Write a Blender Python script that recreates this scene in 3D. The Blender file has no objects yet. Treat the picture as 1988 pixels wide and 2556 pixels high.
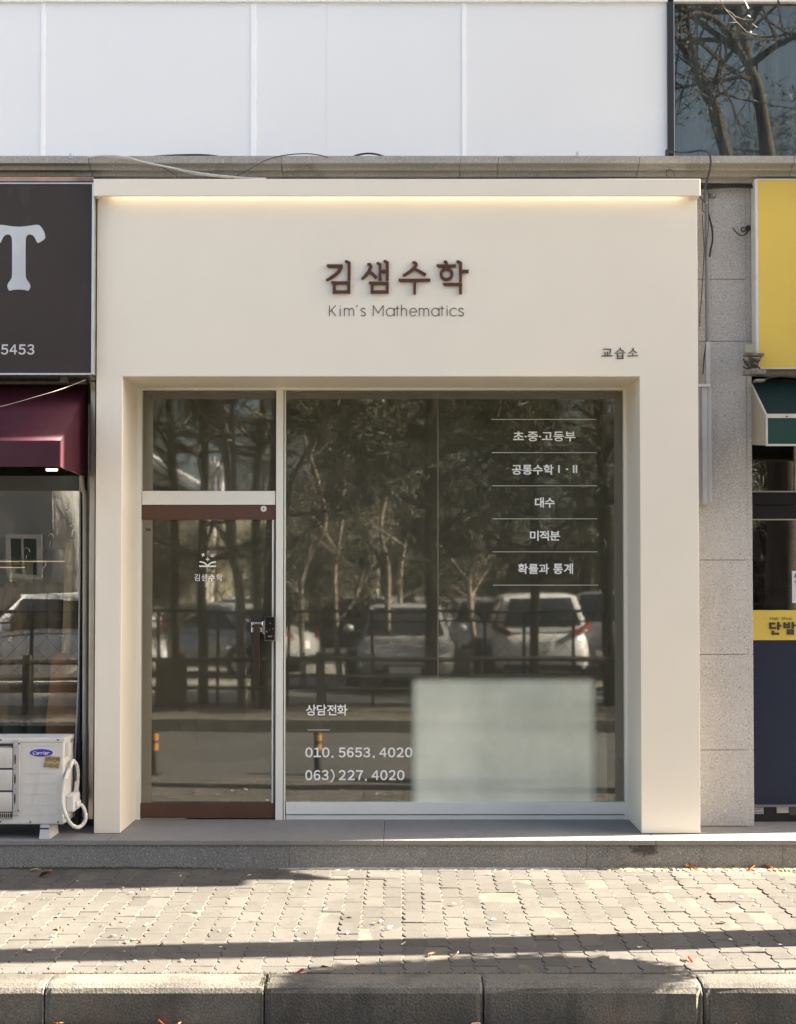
import bpy, bmesh, math, random
from mathutils import Vector, Matrix
random.seed(7)
S = bpy.context.scene
COL = S.collection
R_ = math.radians

# ------------------------------------------------------------------ camera, sky, sun, exposure
FPX, CX, CY, W, H = 3213.0, 1005.0, 1382.0, 1988, 2556      # focal length and principal point in photo pixels
CAM = Vector((0, -8.5, 1.65)); PITCH = R_(1.3)
cd = bpy.data.cameras.new('camera'); cam = bpy.data.objects.new('camera', cd); COL.objects.link(cam)
cam.location = CAM; cam.rotation_euler = (R_(90) + PITCH, 0, 0)
cd.sensor_fit = 'HORIZONTAL'; cd.sensor_width = 36; cd.lens = FPX / W * 36
cd.shift_x = (W / 2 - CX) / W; cd.shift_y = (CY - H / 2) / W
cd.clip_start = 0.05; cd.clip_end = 600
S.camera = cam
S.render.resolution_x, S.render.resolution_y = 796, 1024
SUN_EL, SUN_AZ = R_(32), R_(5)                               # azimuth: from +x turned towards +y
sd = Vector((math.cos(SUN_AZ) * math.cos(SUN_EL), math.sin(SUN_AZ) * math.cos(SUN_EL), math.sin(SUN_EL)))
wd = bpy.data.worlds.new('World'); S.world = wd; wd.use_nodes = True
nt = wd.node_tree; bg = nt.nodes['Background']
sky = nt.nodes.new('ShaderNodeTexSky'); sky.sky_type = 'NISHITA'; sky.sun_disc = False
sky.sun_elevation = SUN_EL; sky.sun_rotation = R_(90) - SUN_AZ
sky.air_density = 1.0; sky.dust_density = 4.0; sky.ozone_density = 0.3
nt.links.new(sky.outputs[0], bg.inputs[0]); bg.inputs[1].default_value = 0.05
sl = bpy.data.lights.new('sun', 'SUN'); sl.energy = 5.0; sl.angle = R_(0.5); sl.color = (1.0, 0.9, 0.76)
so = bpy.data.objects.new('sun', sl); COL.objects.link(so); so.rotation_euler = sd.to_track_quat('Z', 'Y').to_euler(); so.location = (20, 2, 14)
S.view_settings.view_transform = 'Standard'; S.view_settings.look = 'None'
S.view_settings.exposure = 3.19; S.view_settings.gamma = 1.0
S.cycles.use_denoising = True
S.cycles.max_bounces = 10; S.cycles.transparent_max_bounces = 16; S.cycles.sample_clamp_indirect = 6
S.cycles.caustics_refractive = False; S.cycles.caustics_reflective = False

# ------------------------------------------------------------------ photo pixel -> point
def ray(px, py):
    a, b = (px - CX) / FPX, (CY - py) / FPX
    c, s = math.cos(PITCH), math.sin(PITCH)
    return Vector((a, c - b * s, s + b * c))
def P(px, py, Y):                                            # on the upright plane y = Y
    d = ray(px, py); t = (Y - CAM.y) / d.y
    return CAM + d * t
def G(px, py, z):                                            # on the level plane z
    d = ray(px, py); t = (z - CAM.z) / d.z
    return CAM + d * t
YG = 0.53                                                    # glass plane of the beige shop front
def RF(px, py, Yw, yg=YG):                                   # a thing seen mirrored in that glass, standing at y = Yw
    p = P(px, py, 2 * yg - Yw)
    return Vector((p.x, Yw, p.z))

# ------------------------------------------------------------------ materials
MATS = {}
def mat(name, col, rough=0.6, metal=0.0, var=0.10, vs=5.0, bump=0.0, bs=90.0, spec=0.5, stain=None, tint=None, fine=0.0, fs=220.0):
    if name in MATS: return MATS[name]
    m = bpy.data.materials.new(name); m.use_nodes = True; MATS[name] = m
    n, l = m.node_tree.nodes, m.node_tree.links
    b = n['Principled BSDF']; b.inputs['Roughness'].default_value = rough; b.inputs['Metallic'].default_value = metal
    b.inputs['Specular IOR Level'].default_value = spec
    geo = n.new('ShaderNodeNewGeometry')
    nz = n.new('ShaderNodeTexNoise'); nz.inputs['Scale'].default_value = vs; nz.inputs['Detail'].default_value = 6
    l.new(geo.outputs['Position'], nz.inputs['Vector'])
    mx = n.new('ShaderNodeMix'); mx.data_type = 'RGBA'
    c2 = tint or col
    mx.inputs['A'].default_value = [min(1, c * (1 - var)) for c in col] + [1]
    mx.inputs['B'].default_value = [min(1, c * (1 + var)) for c in c2] + [1]
    rp = n.new('ShaderNodeMapRange'); rp.inputs['From Min'].default_value = .3; rp.inputs['From Max'].default_value = .7
    l.new(nz.outputs['Fac'], rp.inputs['Value']); l.new(rp.outputs[0], mx.inputs['Factor'])
    out = mx.outputs['Result']
    if fine:
        n2 = n.new('ShaderNodeTexNoise'); n2.inputs['Scale'].default_value = fs; n2.inputs['Detail'].default_value = 2
        l.new(geo.outputs['Position'], n2.inputs['Vector'])
        r2 = n.new('ShaderNodeMapRange'); r2.inputs['From Min'].default_value = .35; r2.inputs['From Max'].default_value = .65
        r2.inputs['To Min'].default_value = 1 - fine; r2.inputs['To Max'].default_value = 1 + fine
        l.new(n2.outputs['Fac'], r2.inputs['Value'])
        vm = n.new('ShaderNodeVectorMath'); vm.operation = 'SCALE'
        l.new(out, vm.inputs[0]); l.new(r2.outputs[0], vm.inputs['Scale']); out = vm.outputs[0]
    if stain:                                                # (colour, scale, threshold, stretch in z, strength)
        sc, ss, th, st, sf = stain
        mp = n.new('ShaderNodeMapping'); mp.inputs['Scale'].default_value = (1, 1, st)
        l.new(geo.outputs['Position'], mp.inputs['Vector'])
        n3 = n.new('ShaderNodeTexNoise'); n3.inputs['Scale'].default_value = ss; n3.inputs['Detail'].default_value = 8; n3.inputs['Roughness'].default_value = .65
        l.new(mp.outputs[0], n3.inputs['Vector'])
        r3 = n.new('ShaderNodeMapRange'); r3.inputs['From Min'].default_value = th; r3.inputs['From Max'].default_value = th + .16
        r3.inputs['To Max'].default_value = sf
        l.new(n3.outputs['Fac'], r3.inputs['Value'])
        m3 = n.new('ShaderNodeMix'); m3.data_type = 'RGBA'; m3.inputs['B'].default_value = list(sc) + [1]
        l.new(r3.outputs[0], m3.inputs['Factor']); l.new(out, m3.inputs['A']); out = m3.outputs['Result']
    l.new(out, b.inputs['Base Color'])
    if bump:
        n4 = n.new('ShaderNodeTexNoise'); n4.inputs['Scale'].default_value = bs; n4.inputs['Detail'].default_value = 4
        l.new(geo.outputs['Position'], n4.inputs['Vector'])
        bp = n.new('ShaderNodeBump'); bp.inputs['Strength'].default_value = bump; bp.inputs['Distance'].default_value = .004
        l.new(n4.outputs['Fac'], bp.inputs['Height']); l.new(bp.outputs[0], b.inputs['Normal'])
    return m
def granite(name, col, dark, light, sc=150, stain=None, bump=.25, rough=.75, patch=.12):
    m = mat(name, col, rough, var=patch, vs=1.7, bump=bump, bs=260, stain=stain, spec=.3)
    n, l = m.node_tree.nodes, m.node_tree.links; b = n['Principled BSDF']
    src = b.inputs['Base Color'].links[0].from_socket
    geo = n.new('ShaderNodeNewGeometry')
    nz = n.new('ShaderNodeTexNoise'); nz.inputs['Scale'].default_value = 24; nz.inputs['Detail'].default_value = 3
    l.new(geo.outputs['Position'], nz.inputs['Vector'])
    va = n.new('ShaderNodeVectorMath'); va.operation = 'MULTIPLY_ADD'; va.inputs[1].default_value = (.012,) * 3
    l.new(nz.outputs['Color'], va.inputs[0]); l.new(geo.outputs['Position'], va.inputs[2])
    for scl, colr, lo, hi in ((sc, dark, .60, .68), (sc * .8, light, .58, .68)):
        v = n.new('ShaderNodeTexNoise'); v.inputs['Scale'].default_value = scl; v.inputs['Detail'].default_value = 1.5
        l.new(va.outputs[0], v.inputs['Vector'])
        if colr is light:
            ad = n.new('ShaderNodeVectorMath'); ad.inputs[1].default_value = (3.7, 1.3, 7.1)
            l.new(va.outputs[0], ad.inputs[0]); l.new(ad.outputs[0], v.inputs['Vector'])
        r = n.new('ShaderNodeMapRange'); r.inputs['From Min'].default_value = lo; r.inputs['From Max'].default_value = hi; r.inputs['To Max'].default_value = .85
        l.new(v.outputs['Fac'], r.inputs['Value'])
        mx = n.new('ShaderNodeMix'); mx.data_type = 'RGBA'; mx.inputs['B'].default_value = list(colr) + [1]
        l.new(r.outputs[0], mx.inputs['Factor']); l.new(src, mx.inputs['A']); src = mx.outputs['Result']
    l.new(src, b.inputs['Base Color'])
    return m
def glass(name, tint, refl, rough=.0, dust_haze=None, dcol=(.3, .3, .28), stretch=.12, gcol=(1, .99, .95)):
    m = bpy.data.materials.new(name); m.use_nodes = True; MATS[name] = m
    n, l = m.node_tree.nodes, m.node_tree.links
    n.remove(n['Principled BSDF'])
    out = n['Material Output']
    tr = n.new('ShaderNodeBsdfTransparent'); tr.inputs[0].default_value = list(tint) + [1]
    gl = n.new('ShaderNodeBsdfGlossy'); gl.inputs['Roughness'].default_value = rough; gl.inputs[0].default_value = list(gcol) + [1]
    geo = n.new('ShaderNodeNewGeometry')
    inv = n.new('ShaderNodeMath'); inv.operation = 'SUBTRACT'; inv.inputs[0].default_value = 1
    l.new(geo.outputs['Backfacing'], inv.inputs[1])
    mu = n.new('ShaderNodeMath'); mu.operation = 'MULTIPLY'; mu.inputs[1].default_value = refl
    l.new(inv.outputs[0], mu.inputs[0])
    # slow waves of a hung pane: the mirrored scene bends a little
    nz = n.new('ShaderNodeTexNoise'); nz.inputs['Scale'].default_value = 1.3; nz.inputs['Detail'].default_value = 1
    l.new(geo.outputs['Position'], nz.inputs['Vector'])
    bp = n.new('ShaderNodeBump'); bp.inputs['Strength'].default_value = .25; bp.inputs['Distance'].default_value = .004
    l.new(nz.outputs['Fac'], bp.inputs['Height']); l.new(bp.outputs[0], gl.inputs['Normal'])
    src = tr.outputs[0]
    if dust_haze:  # diffuse layer: grime streaks and a painted-in haze over the reflections
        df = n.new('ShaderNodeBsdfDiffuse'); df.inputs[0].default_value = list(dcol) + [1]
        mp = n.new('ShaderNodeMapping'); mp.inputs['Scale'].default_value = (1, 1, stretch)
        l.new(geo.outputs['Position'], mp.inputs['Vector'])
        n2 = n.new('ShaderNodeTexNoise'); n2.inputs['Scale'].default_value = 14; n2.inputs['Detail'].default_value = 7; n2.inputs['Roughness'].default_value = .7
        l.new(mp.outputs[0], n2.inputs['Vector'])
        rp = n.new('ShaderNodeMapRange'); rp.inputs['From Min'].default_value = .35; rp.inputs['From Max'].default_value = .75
        rp.inputs['To Min'].default_value = dust_haze[0]; rp.inputs['To Max'].default_value = dust_haze[1]
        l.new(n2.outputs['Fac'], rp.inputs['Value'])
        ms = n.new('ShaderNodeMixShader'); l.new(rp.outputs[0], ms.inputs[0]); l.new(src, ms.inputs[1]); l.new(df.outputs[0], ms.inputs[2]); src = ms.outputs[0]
    mx = n.new('ShaderNodeMixShader'); l.new(mu.outputs[0], mx.inputs[0]); l.new(src, mx.inputs[1]); l.new(gl.outputs[0], mx.inputs[2])
    l.new(mx.outputs[0], out.inputs['Surface'])
    return m
def emit(name, col, st):
    m = bpy.data.materials.new(name); m.use_nodes = True; MATS[name] = m
    b = m.node_tree.nodes['Principled BSDF']; b.inputs['Base Color'].default_value = (.8, .8, .8, 1)
    b.inputs['Emission Color'].default_value = list(col) + [1]; b.inputs['Emission Strength'].default_value = st
    return m

# ------------------------------------------------------------------ objects
def tag(o, label, cat, group=None):
    o['label'] = label; o['category'] = cat
    if group: o['group'] = group
    return o
def thing(name, label, cat, loc, group=None):
    o = bpy.data.objects.new(name, None); COL.objects.link(o); o.location = loc; o.empty_display_size = .1
    return tag(o, label, cat, group)
def copy_tree(o, parent=None):
    c = o.copy(); COL.objects.link(c); c.parent = parent
    for ch in list(o.children): copy_tree(ch, c)
    return c
def rootloc(o):
    while o.parent: o = o.parent
    return Vector(o.location)

class MB:
    def __init__(s): s.v = []; s.f = []; s.tone = None; s.k = 0
    def quad(s, *p):
        i = len(s.v); s.v += [Vector(q) for q in p]; s.f.append(tuple(range(i, i + len(p)))); return s
    def box(s, x0, x1, y0, y1, z0, z1):
        i = len(s.v)
        s.v += [Vector(q) for q in ((x0, y0, z0), (x1, y0, z0), (x1, y1, z0), (x0, y1, z0), (x0, y0, z1), (x1, y0, z1), (x1, y1, z1), (x0, y1, z1))]
        s.f += [tuple(i + a for a in q) for q in ((0, 3, 2, 1), (4, 5, 6, 7), (0, 1, 5, 4), (1, 2, 6, 5), (2, 3, 7, 6), (3, 0, 4, 7))]
        return s
    def pbox(s, px0, py0, px1, py1, Y0, Y1):                 # box whose front face covers photo pixels on plane Y0
        a, b = P(px0, py1, Y0), P(px1, py0, Y0)
        return s.box(a.x, b.x, Y0, Y1, a.z, b.z)
    def prism(s, poly, y0, y1, stag=0.0):                    # poly in (x, z), extruded in y
        n = len(poly); i = len(s.v); y0 -= stag
        s.v += [Vector((x, y0, z)) for x, z in poly] + [Vector((x, y1, z)) for x, z in poly]
        s.f.append(tuple(range(i, i + n))); s.f.append(tuple(range(i + 2 * n - 1, i + n - 1, -1)))
        for a in range(n):
            b = (a + 1) % n; s.f.append((i + a, i + n + a, i + n + b, i + b))
        return s
    def ribbon(s, pts, w, y0, y1, closed=False):             # flat stroke in the (x, z) plane
        pts = [Vector((p[0], p[1])) for p in pts]; n = len(pts); L, Rr = [], []
        for k in range(n):
            a = pts[k - 1] if (k or closed) else pts[k]; b = pts[(k + 1) % n] if (k < n - 1 or closed) else pts[k]
            t1 = (pts[k] - a); t2 = (b - pts[k])
            if t1.length < 1e-9: t1 = t2
            if t2.length < 1e-9: t2 = t1
            t1.normalize(); t2.normalize(); t = (t1 + t2)
            t = t.normalized() if t.length > 1e-6 else t1
            nn = Vector((-t.y, t.x)); cosv = max(.45, nn.dot(Vector((-t1.y, t1.x))))
            ww = (w[k] if isinstance(w, (list, tuple)) else w) * .5 / cosv
            L.append(pts[k] + nn * ww); Rr.append(pts[k] - nn * ww)
        s.k += 1; y0 -= .00012 * (s.k % 6)
        i = len(s.v)
        for k in range(n):
            for q, yy in ((L[k], y0), (Rr[k], y0), (Rr[k], y1), (L[k], y1)): s.v.append(Vector((q.x, yy, q.y)))
        for k in range(n if closed else n - 1):
            a, b = i + 4 * k, i + 4 * ((k + 1) % n)
            for e in range(4): s.f.append((a + e, a + (e + 1) % 4, b + (e + 1) % 4, b + e))
        if not closed: s.f.append((i, i + 3, i + 2, i + 1)); e = i + 4 * (n - 1); s.f.append((e, e + 1, e + 2, e + 3))
        return s
    def tube(s, path, r, n=8, cap=True):
        path = [Vector(p) for p in path]; m = len(path); i = len(s.v)
        rr = r if isinstance(r, (list, tuple)) else [r] * m
        t = (path[1] - path[0]).normalized(); u = t.orthogonal().normalized()
        for k in range(m):
            a = path[max(0, k - 1)]; b = path[min(m - 1, k + 1)]; t = (b - a).normalized()
            u = (u - t * u.dot(t)); u = u.normalized() if u.length > 1e-6 else t.orthogonal().normalized()
            w = t.cross(u)
            for j in range(n):
                an = 2 * math.pi * j / n; s.v.append(path[k] + (u * math.cos(an) + w * math.sin(an)) * rr[k])
        for k in range(m - 1):
            for j in range(n):
                a = i + k * n + j; b = i + k * n + (j + 1) % n; s.f.append((a, b, b + n, a + n))
        if cap: s.f.append(tuple(range(i + n - 1, i - 1, -1))); s.f.append(tuple(range(i + (m - 1) * n, i + m * n)))
        return s
    def disc(s, c, r, axis, thick, n=20, ry=None):           # short cylinder, axis 'y' or 'x' or 'z'
        ry = ry or r; i = len(s.v); c = Vector(c)
        for e in (0, thick):
            for j in range(n):
                a = 2 * math.pi * j / n; p, q = r * math.cos(a), ry * math.sin(a)
                s.v.append(c + Vector({'y': (p, e, q), 'x': (e, p, q), 'z': (p, q, e)}[axis]))
        s.f.append(tuple(range(i, i + n))); s.f.append(tuple(range(i + 2 * n - 1, i + n - 1, -1)))
        for j in range(n): s.f.append((i + j, i + n + j, i + n + (j + 1) % n, i + (j + 1) % n))
        return s
    def loft(s, rings, cap=True, closed=True):
        i = len(s.v); n = len(rings[0])
        for r in rings: s.v += [Vector(p) for p in r]
        for k in range(len(rings) - 1):
            for j in range(n if closed else n - 1):
                a = i + k * n + j; b = i + k * n + (j + 1) % n; s.f.append((a, b, b + n, a + n))
        if cap: s.f.append(tuple(range(i + n - 1, i - 1, -1))); e = i + (len(rings) - 1) * n; s.f.append(tuple(range(e, e + n)))
        return s
    def add(s, o, M=None):
        i = len(s.v); s.v += [(M @ q if M else q.copy()) for q in o.v]; s.f += [tuple(i + a for a in q) for q in o.f]; return s
    def xf(s, M): s.v = [M @ q for q in s.v]; return s
    def build(s, name, m, parent=None, smooth=False, bevel=0.0, seg=2, sub=0, recalc=True):
        me = bpy.data.meshes.new(name)
        if parent: o0 = rootloc(parent)
        else:
            xs = [q.x for q in s.v]; ys = [q.y for q in s.v]; zs = [q.z for q in s.v]
            o0 = Vector(((min(xs) + max(xs)) / 2, (min(ys) + max(ys)) / 2, min(zs)))
        me.from_pydata([q - o0 for q in s.v], [], s.f)
        if recalc:
            bm = bmesh.new(); bm.from_mesh(me); bmesh.ops.recalc_face_normals(bm, faces=bm.faces); bm.to_mesh(me); bm.free()
        if smooth:
            me.polygons.foreach_set('use_smooth', [True] * len(me.polygons))
            try: me.set_sharp_from_angle(angle=R_(40))
            except Exception: pass
        if s.tone:
            at = me.attributes.new('tone', 'FLOAT', 'POINT'); at.data.foreach_set('value', s.tone)
        me.materials.append(m)
        o = bpy.data.objects.new(name, me); COL.objects.link(o)
        if parent: o.parent = parent
        else: o.location = o0
        if bevel:
            b = o.modifiers.new('bevel', 'BEVEL'); b.width = bevel; b.segments = seg; b.limit_method = 'ANGLE'; b.angle_limit = R_(40)
        if sub:
            b = o.modifiers.new('sub', 'SUBSURF'); b.levels = b.render_levels = sub
        return o
def smooth_path(pts, n=6):
    pts = [Vector(p) for p in pts]; out = []
    for k in range(len(pts) - 1):
        p0 = pts[max(0, k - 1)]; p1 = pts[k]; p2 = pts[k + 1]; p3 = pts[min(len(pts) - 1, k + 2)]
        for j in range(n):
            t = j / n
            out.append(.5 * ((2 * p1) + (p2 - p0) * t + (2 * p0 - 5 * p1 + 4 * p2 - p3) * t * t + (3 * p1 - p0 - 3 * p2 + p3) * t ** 3))
    out.append(pts[-1]); return out
def arc(cx, cy, r, a0, a1, n=16, ry=None):
    ry = ry or r
    return [(cx + r * math.cos(R_(a0 + (a1 - a0) * k / n)), cy + ry * math.sin(R_(a0 + (a1 - a0) * k / n))) for k in range(n + 1)]

# ------------------------------------------------------------------ lettering
_FW = {c: chr(ord(c) + 0xFEE0) for c in "0123456789abcdefghijklmnopqrstuvwxyzABCDEFGHIJKLMNOPQRSTUVWXYZ()-./"}
def glyph(ch, off):
    c = bpy.data.curves.new('glyph', 'FONT'); c.body = _FW.get(ch, ch); off = min(off, .007) if ch in 'Aa' else min(off, .013) if ch == '4' else off; c.size = 1; c.offset = off; c.resolution_u = 4
    o = bpy.data.objects.new('glyph', c); COL.objects.link(o)
    dg = bpy.context.evaluated_depsgraph_get()
    me = bpy.data.meshes.new_from_object(o.evaluated_get(dg))
    v = [(p.co.x, p.co.y) for p in me.vertices]; f = [tuple(p.vertices) for p in me.polygons]
    bpy.data.objects.remove(o); bpy.data.curves.remove(c); bpy.data.meshes.remove(me)
    return v, f
def text(txt, box, Y, off=0.0, gap=.09, thick=.0008, shear=0.0, flip=False, plane=None):
    """lettering fitted into the photo box (x0, y0, x1, y1) on plane Y, facing the street"""
    V, F, x = [], [], 0.0
    for ch in txt:
        if ch == ' ': x += .28; continue
        v, f = glyph(ch, off)
        if not v: continue
        x0 = min(p[0] for p in v); x1 = max(p[0] for p in v); i = len(V)
        V += [(p[0] - x0 + x, p[1]) for p in v]; F += [tuple(a + i for a in q) for q in f]
        x += x1 - x0 + gap
    V = [(a + shear * b, b) for a, b in V]
    ax, bx = min(p[0] for p in V), max(p[0] for p in V); ay, by = min(p[1] for p in V), max(p[1] for p in V)
    if plane: a, b = plane
    else: a, b = P(box[0], box[3], Y), P(box[2], box[1], Y)
    mb = MB()
    mp = []
    for p in V:
        u = (p[0] - ax) / (bx - ax); w = (p[1] - ay) / (by - ay)
        if flip: u = 1 - u
        mp.append((a.x + (b.x - a.x) * u, a.z + (b.z - a.z) * w))
    n = len(mp)
    # edges used once = outline: walls there
    cnt = {}
    for q in F:
        for k in range(len(q)):
            e = (q[k], q[(k + 1) % len(q)]); cnt[tuple(sorted(e))] = cnt.get(tuple(sorted(e)), 0) + 1
    mb.v = [Vector((p[0], Y - thick, p[1])) for p in mp] + [Vector((p[0], Y, p[1])) for p in mp]
    mb.f = [tuple(q) for q in F]
    if thick > .003:
        for (i, j), c in cnt.items():
            if c == 1: mb.f.append((i, j, j + n, i + n))
    return mb
# ------------------------------------------------------------------ palette
CREAM = mat('cream_paint', (.82, .745, .625), .45, var=.015, vs=2.2, bump=.02, bs=350, fine=.012, fs=420, stain=((.62, .55, .44), 1.4, .60, .18, .16))
FRAME = mat('frame_coating', (.80, .775, .70), .4, var=.02, vs=3, bump=.01)
BROWN = mat('brown_coating', (.095, .044, .025), .5, var=.10, vs=6, bump=.06, bs=300)
DBROWN = mat('dark_brown_wood', (.030, .014, .008), .45, var=.18, vs=9)
GRAN = granite('granite', (.47, .445, .42), (.10, .092, .088), (.68, .66, .63), 165, stain=((.22, .20, .17), 1.6, .60, .35, .5))
GRANC = granite('granite_cornice', (.37, .35, .31), (.14, .13, .115), (.54, .52, .475), 170, stain=((.10, .085, .06), 3.0, .55, .5, .6))
GRANP = granite('granite_plinth', (.225, .21, .188), (.04, .038, .036), (.46, .44, .40), 165, stain=((.05, .048, .04), 2.2, .57, .8, .6))
SLAB = granite('granite_slab', (.225, .215, .20), (.10, .098, .092), (.33, .32, .30), 200, stain=((.12, .115, .10), 3.2, .56, 1, .5), bump=.12)
WPAN = mat('white_film', (.85, .84, .825), .28, var=.012, vs=.9, bump=.01, bs=20, stain=((.70, .70, .71), .8, .56, .25, .4))
WTAPE = mat('sealing_tape', (.96, .95, .94), .5, var=.02, bump=.1, bs=60)
BLACKM = mat('black_metal', (.02, .02, .02), .4)
STEEL = mat('stainless_steel', (.50, .46, .42), .28, metal=.9, var=.08, vs=3, stain=((.32, .25, .19), 2.2, .5, .3, .5))
ALU = mat('aluminium', (.62, .62, .61), .35, metal=.8, var=.06)
CHROME = mat('chrome', (.85, .85, .85), .08, metal=1)
GLOSSB = mat('black_gloss', (.012, .012, .013), .08, var=.05)
GREYPVC = mat('grey_pvc', (.20, .20, .215), .5, var=.10, vs=9, stain=((.33, .32, .30), 8, .6, .3, .5))
LGREYPVC = mat('pale_pvc', (.40, .41, .43), .4, var=.08, vs=6, stain=((.25, .24, .22), 5, .58, .3, .5))
RUBBER = mat('black_rubber', (.018, .018, .02), .45, var=.2, vs=12)
WVINYL = mat('white_vinyl', (.96, .945, .90), .5, var=.01)
G_SHOP = glass('shop_glass', (.84, .86, .80), .138, rough=.024, dust_haze=(.125, .17), dcol=(.25, .232, .17), stretch=.5)  # the diffuse share paints an olive haze that lifts the dark reflections
G_LEFT = glass('clothes_shop_glass', (.93, .91, .85), .19, dust_haze=(.02, .05), dcol=(.3, .3, .27), stretch=.4)
G_RIGHT = glass('hair_shop_glass', (.40, .40, .40), .14, dust_haze=(.02, .05), dcol=(.3, .3, .28), stretch=.3)
G_UP = glass('upper_glass', (.10, .13, .14), .10, rough=.02, dust_haze=(.2, .75), dcol=(.098, .108, .106), stretch=.06, gcol=(.90, .92, .80))  # grime streaks plus painted haze that flattens the mirrored tree
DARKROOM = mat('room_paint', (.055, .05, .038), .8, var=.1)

def z(py, Y): return P(CX, py, Y).z
def x(px, Y, py=1400): return P(px, py, Y).x

# ------------------------------------------------------------------ ground of the street
ZP, ZR = -.183, -.36                                          # pavement and road level
YKI, YKO = -2.42, -2.60                                       # inner and outer edge of the near kerb
asph = mat('asphalt', (.058, .056, .052), .85, var=.22, vs=1.1, bump=.5, bs=140, fine=.25, fs=160, stain=((.10, .095, .085), .7, .56, 1, .4))
road = MB().quad((-60, YKO - .003, ZR), (60, YKO - .003, ZR), (60, -7.83, ZR), (-60, -7.83, ZR)).build('road', asph); road['kind'] = 'structure'
earth = mat('sand_bed', (.105, .092, .070), .95, var=.3, vs=6, bump=.5, bs=60, fine=.2)
gb = MB().quad((-60, -2.46, ZP - .0032), (60, -2.46, ZP - .0032), (60, -.19, ZP - .0032), (-60, -.19, ZP - .0032)).build('ground', earth); gb['kind'] = 'structure'
fg = mat('far_ground', (.085, .075, .058), .9, var=.2, vs=.5, bump=.4, bs=70, fine=.15, stain=((.10, .085, .06), .9, .52, 1, .6))
far = MB().quad((-90, -7.98, -.2), (90, -7.98, -.2), (90, -10.2, -.2), (-90, -10.2, -.2)).build('far_pavement', fg); far['kind'] = 'structure'
lotm = mat('lot_concrete', (.30, .285, .25), .9, var=.12, vs=.6, bump=.3, bs=60)
lot = MB().quad((-120, -10.2, -.196), (120, -10.2, -.196), (120, -160, -.196), (-120, -160, -.196)).build('parking_lot', lotm); lot['kind'] = 'structure'
# interlocking pavers, every one with its own zigzag outline; worn, slightly uneven
pav = bpy.data.materials.new('paver_concrete'); pav.use_nodes = True
n, l = pav.node_tree.nodes, pav.node_tree.links; b = n['Principled BSDF']; b.inputs['Roughness'].default_value = .88; b.inputs['Specular IOR Level'].default_value = .25
geo = n.new('ShaderNodeNewGeometry'); at = n.new('ShaderNodeAttribute'); at.attribute_name = 'tone'
n1 = n.new('ShaderNodeTexNoise'); n1.inputs['Scale'].default_value = 1.5; n1.inputs['Detail'].default_value = 7; l.new(geo.outputs['Position'], n1.inputs['Vector'])
n2 = n.new('ShaderNodeTexNoise'); n2.inputs['Scale'].default_value = 190; n2.inputs['Detail'].default_value = 3; l.new(geo.outputs['Position'], n2.inputs['Vector'])
m1 = n.new('ShaderNodeMix'); m1.data_type = 'RGBA'; m1.inputs['A'].default_value = (.063, .058, .051, 1); m1.inputs['B'].default_value = (.122, .114, .099, 1)
l.new(n1.outputs['Fac'], m1.inputs['Factor'])
ma = n.new('ShaderNodeMath'); ma.operation = 'MULTIPLY_ADD'; ma.inputs[1].default_value = .9; l.new(n2.outputs['Fac'], ma.inputs[0]); ma.inputs[2].default_value = -.45
mb_ = n.new('ShaderNodeMath'); mb_.operation = 'ADD'; l.new(ma.outputs[0], mb_.inputs[0]); l.new(at.outputs['Fac'], mb_.inputs[1])
vs = n.new('ShaderNodeVectorMath'); vs.operation = 'SCALE'; l.new(m1.outputs['Result'], vs.inputs[0]); l.new(mb_.outputs[0], vs.inputs['Scale'])
n3 = n.new('ShaderNodeTexNoise'); n3.inputs['Scale'].default_value = 5.5; n3.inputs['Detail'].default_value = 9; n3.inputs['Roughness'].default_value = .72; l.new(geo.outputs['Position'], n3.inputs['Vector'])
r3 = n.new('ShaderNodeMapRange'); r3.inputs['From Min'].default_value = .52; r3.inputs['From Max'].default_value = .66; r3.inputs['To Max'].default_value = .5; l.new(n3.outputs['Fac'], r3.inputs['Value'])
m3 = n.new('ShaderNodeMix'); m3.data_type = 'RGBA'; m3.inputs['B'].default_value = (.052, .047, .040, 1); l.new(r3.outputs[0], m3.inputs['Factor']); l.new(vs.outputs[0], m3.inputs['A'])
vo = n.new('ShaderNodeTexVoronoi'); vo.inputs['Scale'].default_value = 5; l.new(geo.outputs['Position'], vo.inputs['Vector'])
r4 = n.new('ShaderNodeMapRange'); r4.inputs['From Min'].default_value = .07; r4.inputs['From Max'].default_value = .05; r4.inputs['To Max'].default_value = .55; l.new(vo.outputs['Distance'], r4.inputs['Value'])
m4 = n.new('ShaderNodeMix'); m4.data_type = 'RGBA'; m4.inputs['B'].default_value = (.05, .047, .043, 1); l.new(r4.outputs[0], m4.inputs['Factor']); l.new(m3.outputs['Result'], m4.inputs['A'])
l.new(m4.outputs['Result'], b.inputs['Base Color'])
bp = n.new('ShaderNodeBump'); bp.inputs['Strength'].default_value = .55; bp.inputs['Distance'].default_value = .004; l.new(n2.outputs['Fac'], bp.inputs['Height']); l.new(bp.outputs[0], b.inputs['Normal'])
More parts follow.
